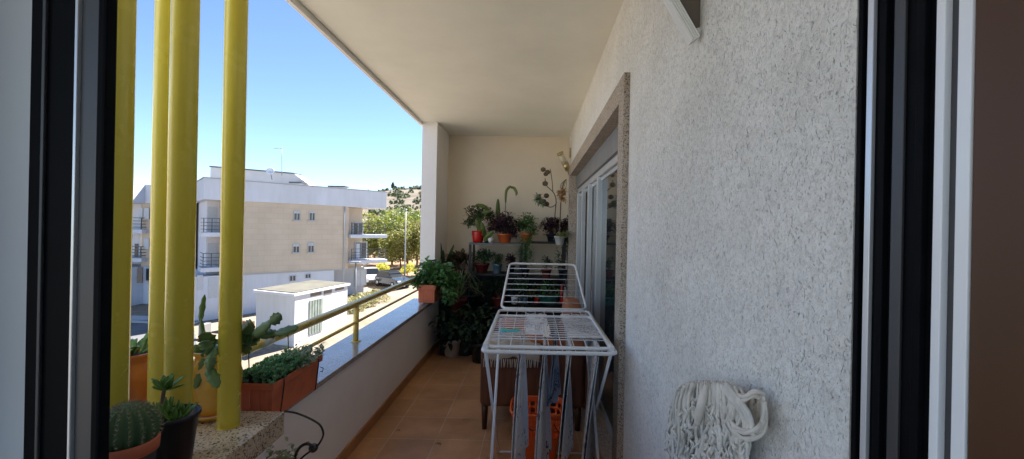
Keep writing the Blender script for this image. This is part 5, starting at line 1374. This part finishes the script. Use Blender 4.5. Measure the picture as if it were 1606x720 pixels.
o = m.build('hillside_scrub', LM['scrub']); o['kind'] = 'stuff'; tag(o, 'dark scrub and small trees dotted over the dry hillside', 'scrub')
# lone tree on the ridge
y = 372; x = P(616, 300, y).x; z = hz_(x, y)
t = thing('ridge_tree', 'lone dark tree standing on the ridge of the hill', 'tree', (x, y, z))
m = MB(); foliage(m, (x, y, z+4.2), (2.0, 2.0, 3.0), 500, .7, 401); m.build('crown', LM['scrub'], t); MB().tube([(x, y, z-1), (x, y, z+4)], .4, 6).build('trunk', 'bark', t)

# lamp posts
def lamp(px, pyt, y, label, arm):
    b_ = ppx(px, y); z0_ = g(b_.x, y); zt = P(px, pyt, y).z
    t = thing('street_lamp', label, 'street lamp', (b_.x, y, z0_))
    MB().tube([(b_.x, y, z0_), (b_.x, y, z0_+1.5), (b_.x, y, zt)], [.09, .075, .045], 10).build('pole', 'lampmetal', t)
    if arm:
        MB().tube(curve([(b_.x, y, zt-.02), (b_.x-.3, y, zt+.25), (b_.x-.9, y-.1, zt+.3)], 4), .035, 8).build('arm', 'lampmetal', t)
        MB().box((b_.x-1.35, y-.2, zt+.24), (b_.x-.85, y, zt+.36)).build('lamp_head', 'grey_metal', t, bevel=.04)
lamp(636, 330, 40, 'tall grey street lamp standing before the trees', False)
t_l = [o for o in COL.objects if o.name.startswith('street_lamp')][-1]
b_ = ppx(636, 40); zt = P(636, 330, 40).z
MB().box((b_.x-.10, 39.65, zt-.02), (b_.x+.10, 40.1, zt+.08)).build('lamp_head', 'grey_metal', t_l, bevel=.03)
lamp(559, 412, 31.5, 'thin grey pole with a small lamp beside the dry hedge', False)
t_l = [o for o in COL.objects if o.name.startswith('street_lamp')][-1]
b_ = ppx(559, 31.5); zt = P(559, 412, 31.5).z
MB().box((b_.x-.35, 31.3, zt-.0), (b_.x+.35, 31.7, zt+.10)).build('lamp_head', 'grey_metal', t_l, bevel=.03)

# cars
def car(c, rot, paint, label, hatch=True):
    z = g(c[0], c[1]); root = thing('parked_car', label, 'car', (c[0], c[1], z+.02), 'cars parked near the retaining wall')
    M_ = Matrix.Translation((c[0], c[1], z+.02)) @ Matrix.Rotation(rot, 4, 'Z')
    def xf(m): m.v = [M_ @ v for v in m.v]; return m
    prof = [(-2.05, .30), (-2.1, .55), (-2.02, .80), (-1.7, .90), (1.0, .93), (1.9, .78), (2.08, .58), (2.06, .30)]
    m = MB(); n = len(prof)
    for yy, ins in ((-.86, .04), (-.80, 0), (.80, 0), (.86, .04)): pass
    ys = [(-.86, .05), (-.78, 0), (.78, 0), (.86, .05)]
    vs = [V((x*(1-i_*.4), y_, z_-(i_ if z_ > .6 else 0))) for y_, i_ in ys for x, z_ in prof]
    fs = [(k*n+i, k*n+(i+1) % n, (k+1)*n+(i+1) % n, (k+1)*n+i) for k in range(3) for i in range(n)]
    fs += [tuple(range(n-1, -1, -1)), tuple(3*n+i for i in range(n))]
    m.add(vs, fs); xf(m).build('body', paint, root, bevel=.05, segs=3)
    cab = [(-1.75, .89), (-1.45, 1.36), (-.9, 1.46), (.15, 1.44), (1.05, .92)]; n = len(cab)
    m = MB(); vs = [V((x*(1 if abs(y_) > .7 else .97), y_ if z_ < 1 else y_*.82, z_)) for y_ in (-.76, .76) for x, z_ in cab]
    m.add(vs, [tuple(range(n-1, -1, -1)), tuple(n+i for i in range(n))]+[(i, (i+1) % n, n+(i+1) % n, n+i) for i in range(n)]); xf(m).build('windows', 'carglass', root, bevel=.04)
    m = MB(); m.box((-1.42, -.61, 1.40), (.12, .61, 1.48)); xf(m).build('roof', paint, root, bevel=.03)
    for x in (-1.3, 1.3):
        for sy in (-1, 1):
            m = MB(); m.tube([(x, sy*.66, .31), (x, sy*.87, .31)], .31, 20); w_ = xf(m).build('wheel', 'tyre', root)
            m = MB(); m.tube([(x, sy*.86, .31), (x, sy*.885, .31)], .19, 16); xf(m).build('rim', 'rim', w_)
    for sy in (-.62, .62):
        m = MB(); m.box((-2.12, sy-.15, .62), (-2.02, sy+.15, .78)); xf(m).build('tail_light', 'lightred', root, bevel=.02)
        m = MB(); m.box((1.96, sy-.17, .58), (2.09, sy+.17, .72)); xf(m).build('headlight', 'lightclear', root, bevel=.02)
    m = MB(); m.box((2.04, -.5, .34), (2.10, .5, .48)); xf(m).build('grille', 'darkm', root)
b_ = ppx(617, 39.5); car((b_.x, 39.5), R(-38), 'carpaint', 'dark car parked behind the railing below the red bank')
b_ = ppx(583, 41.5); car((b_.x, 41.5), R(-60), 'carwhite', 'white car partly hidden behind the grey apartment base')

# ================================================================== LIGHT, WORLD, CAMERA
az = math.atan2(.62, .78)      # sun towards +x +y
EL = R(54)
sd = V((math.sin(az)*math.cos(EL), math.cos(az)*math.cos(EL), math.sin(EL)))
sun = bpy.data.lights.new('sun', 'SUN'); sun.energy = 4.9; sun.angle = R(.5); sun.color = (1, .95, .87)
so = bpy.data.objects.new('sun', sun); COL.objects.link(so); so.rotation_euler = (-sd).to_track_quat('-Z', 'Y').to_euler(); so.location = (20, 20, 30)
wd = bpy.data.worlds.new('World'); scene.world = wd; wd.use_nodes = True; nt = wd.node_tree
bg = nt.nodes['Background']; sky = nt.nodes.new('ShaderNodeTexSky'); sky.sky_type = 'NISHITA'; sky.sun_disc = False
sky.sun_elevation = EL; sky.sun_rotation = az; sky.altitude = 100; sky.air_density = .72; sky.dust_density = 0.0; sky.ozone_density = 3.5
nt.links.new(sky.outputs[0], bg.inputs[0]); bg.inputs[1].default_value = .062

cam = bpy.data.cameras.new('camera'); co = bpy.data.objects.new('camera', cam); COL.objects.link(co)
cam.sensor_fit = 'HORIZONTAL'; cam.sensor_width = 36; cam.lens = 36*F/1606; cam.shift_x = -(CX-803)/1606
cam.clip_start = .02; cam.clip_end = 3000
co.matrix_world = Matrix.Translation(EYE) @ Matrix.Rotation(-ROLL, 4, 'Y') @ Matrix.Rotation(R(90), 4, 'X')
scene.camera = co
scene.view_settings.view_transform = 'Standard'; scene.view_settings.look = 'None'; scene.view_settings.gamma = 1
scene.view_settings.exposure = 2.28
scene.cycles.max_bounces = 8; scene.cycles.diffuse_bounces = 6; scene.cycles.glossy_bounces = 4
scene.cycles.use_denoising = True
scene.cycles.sample_clamp_indirect = 8
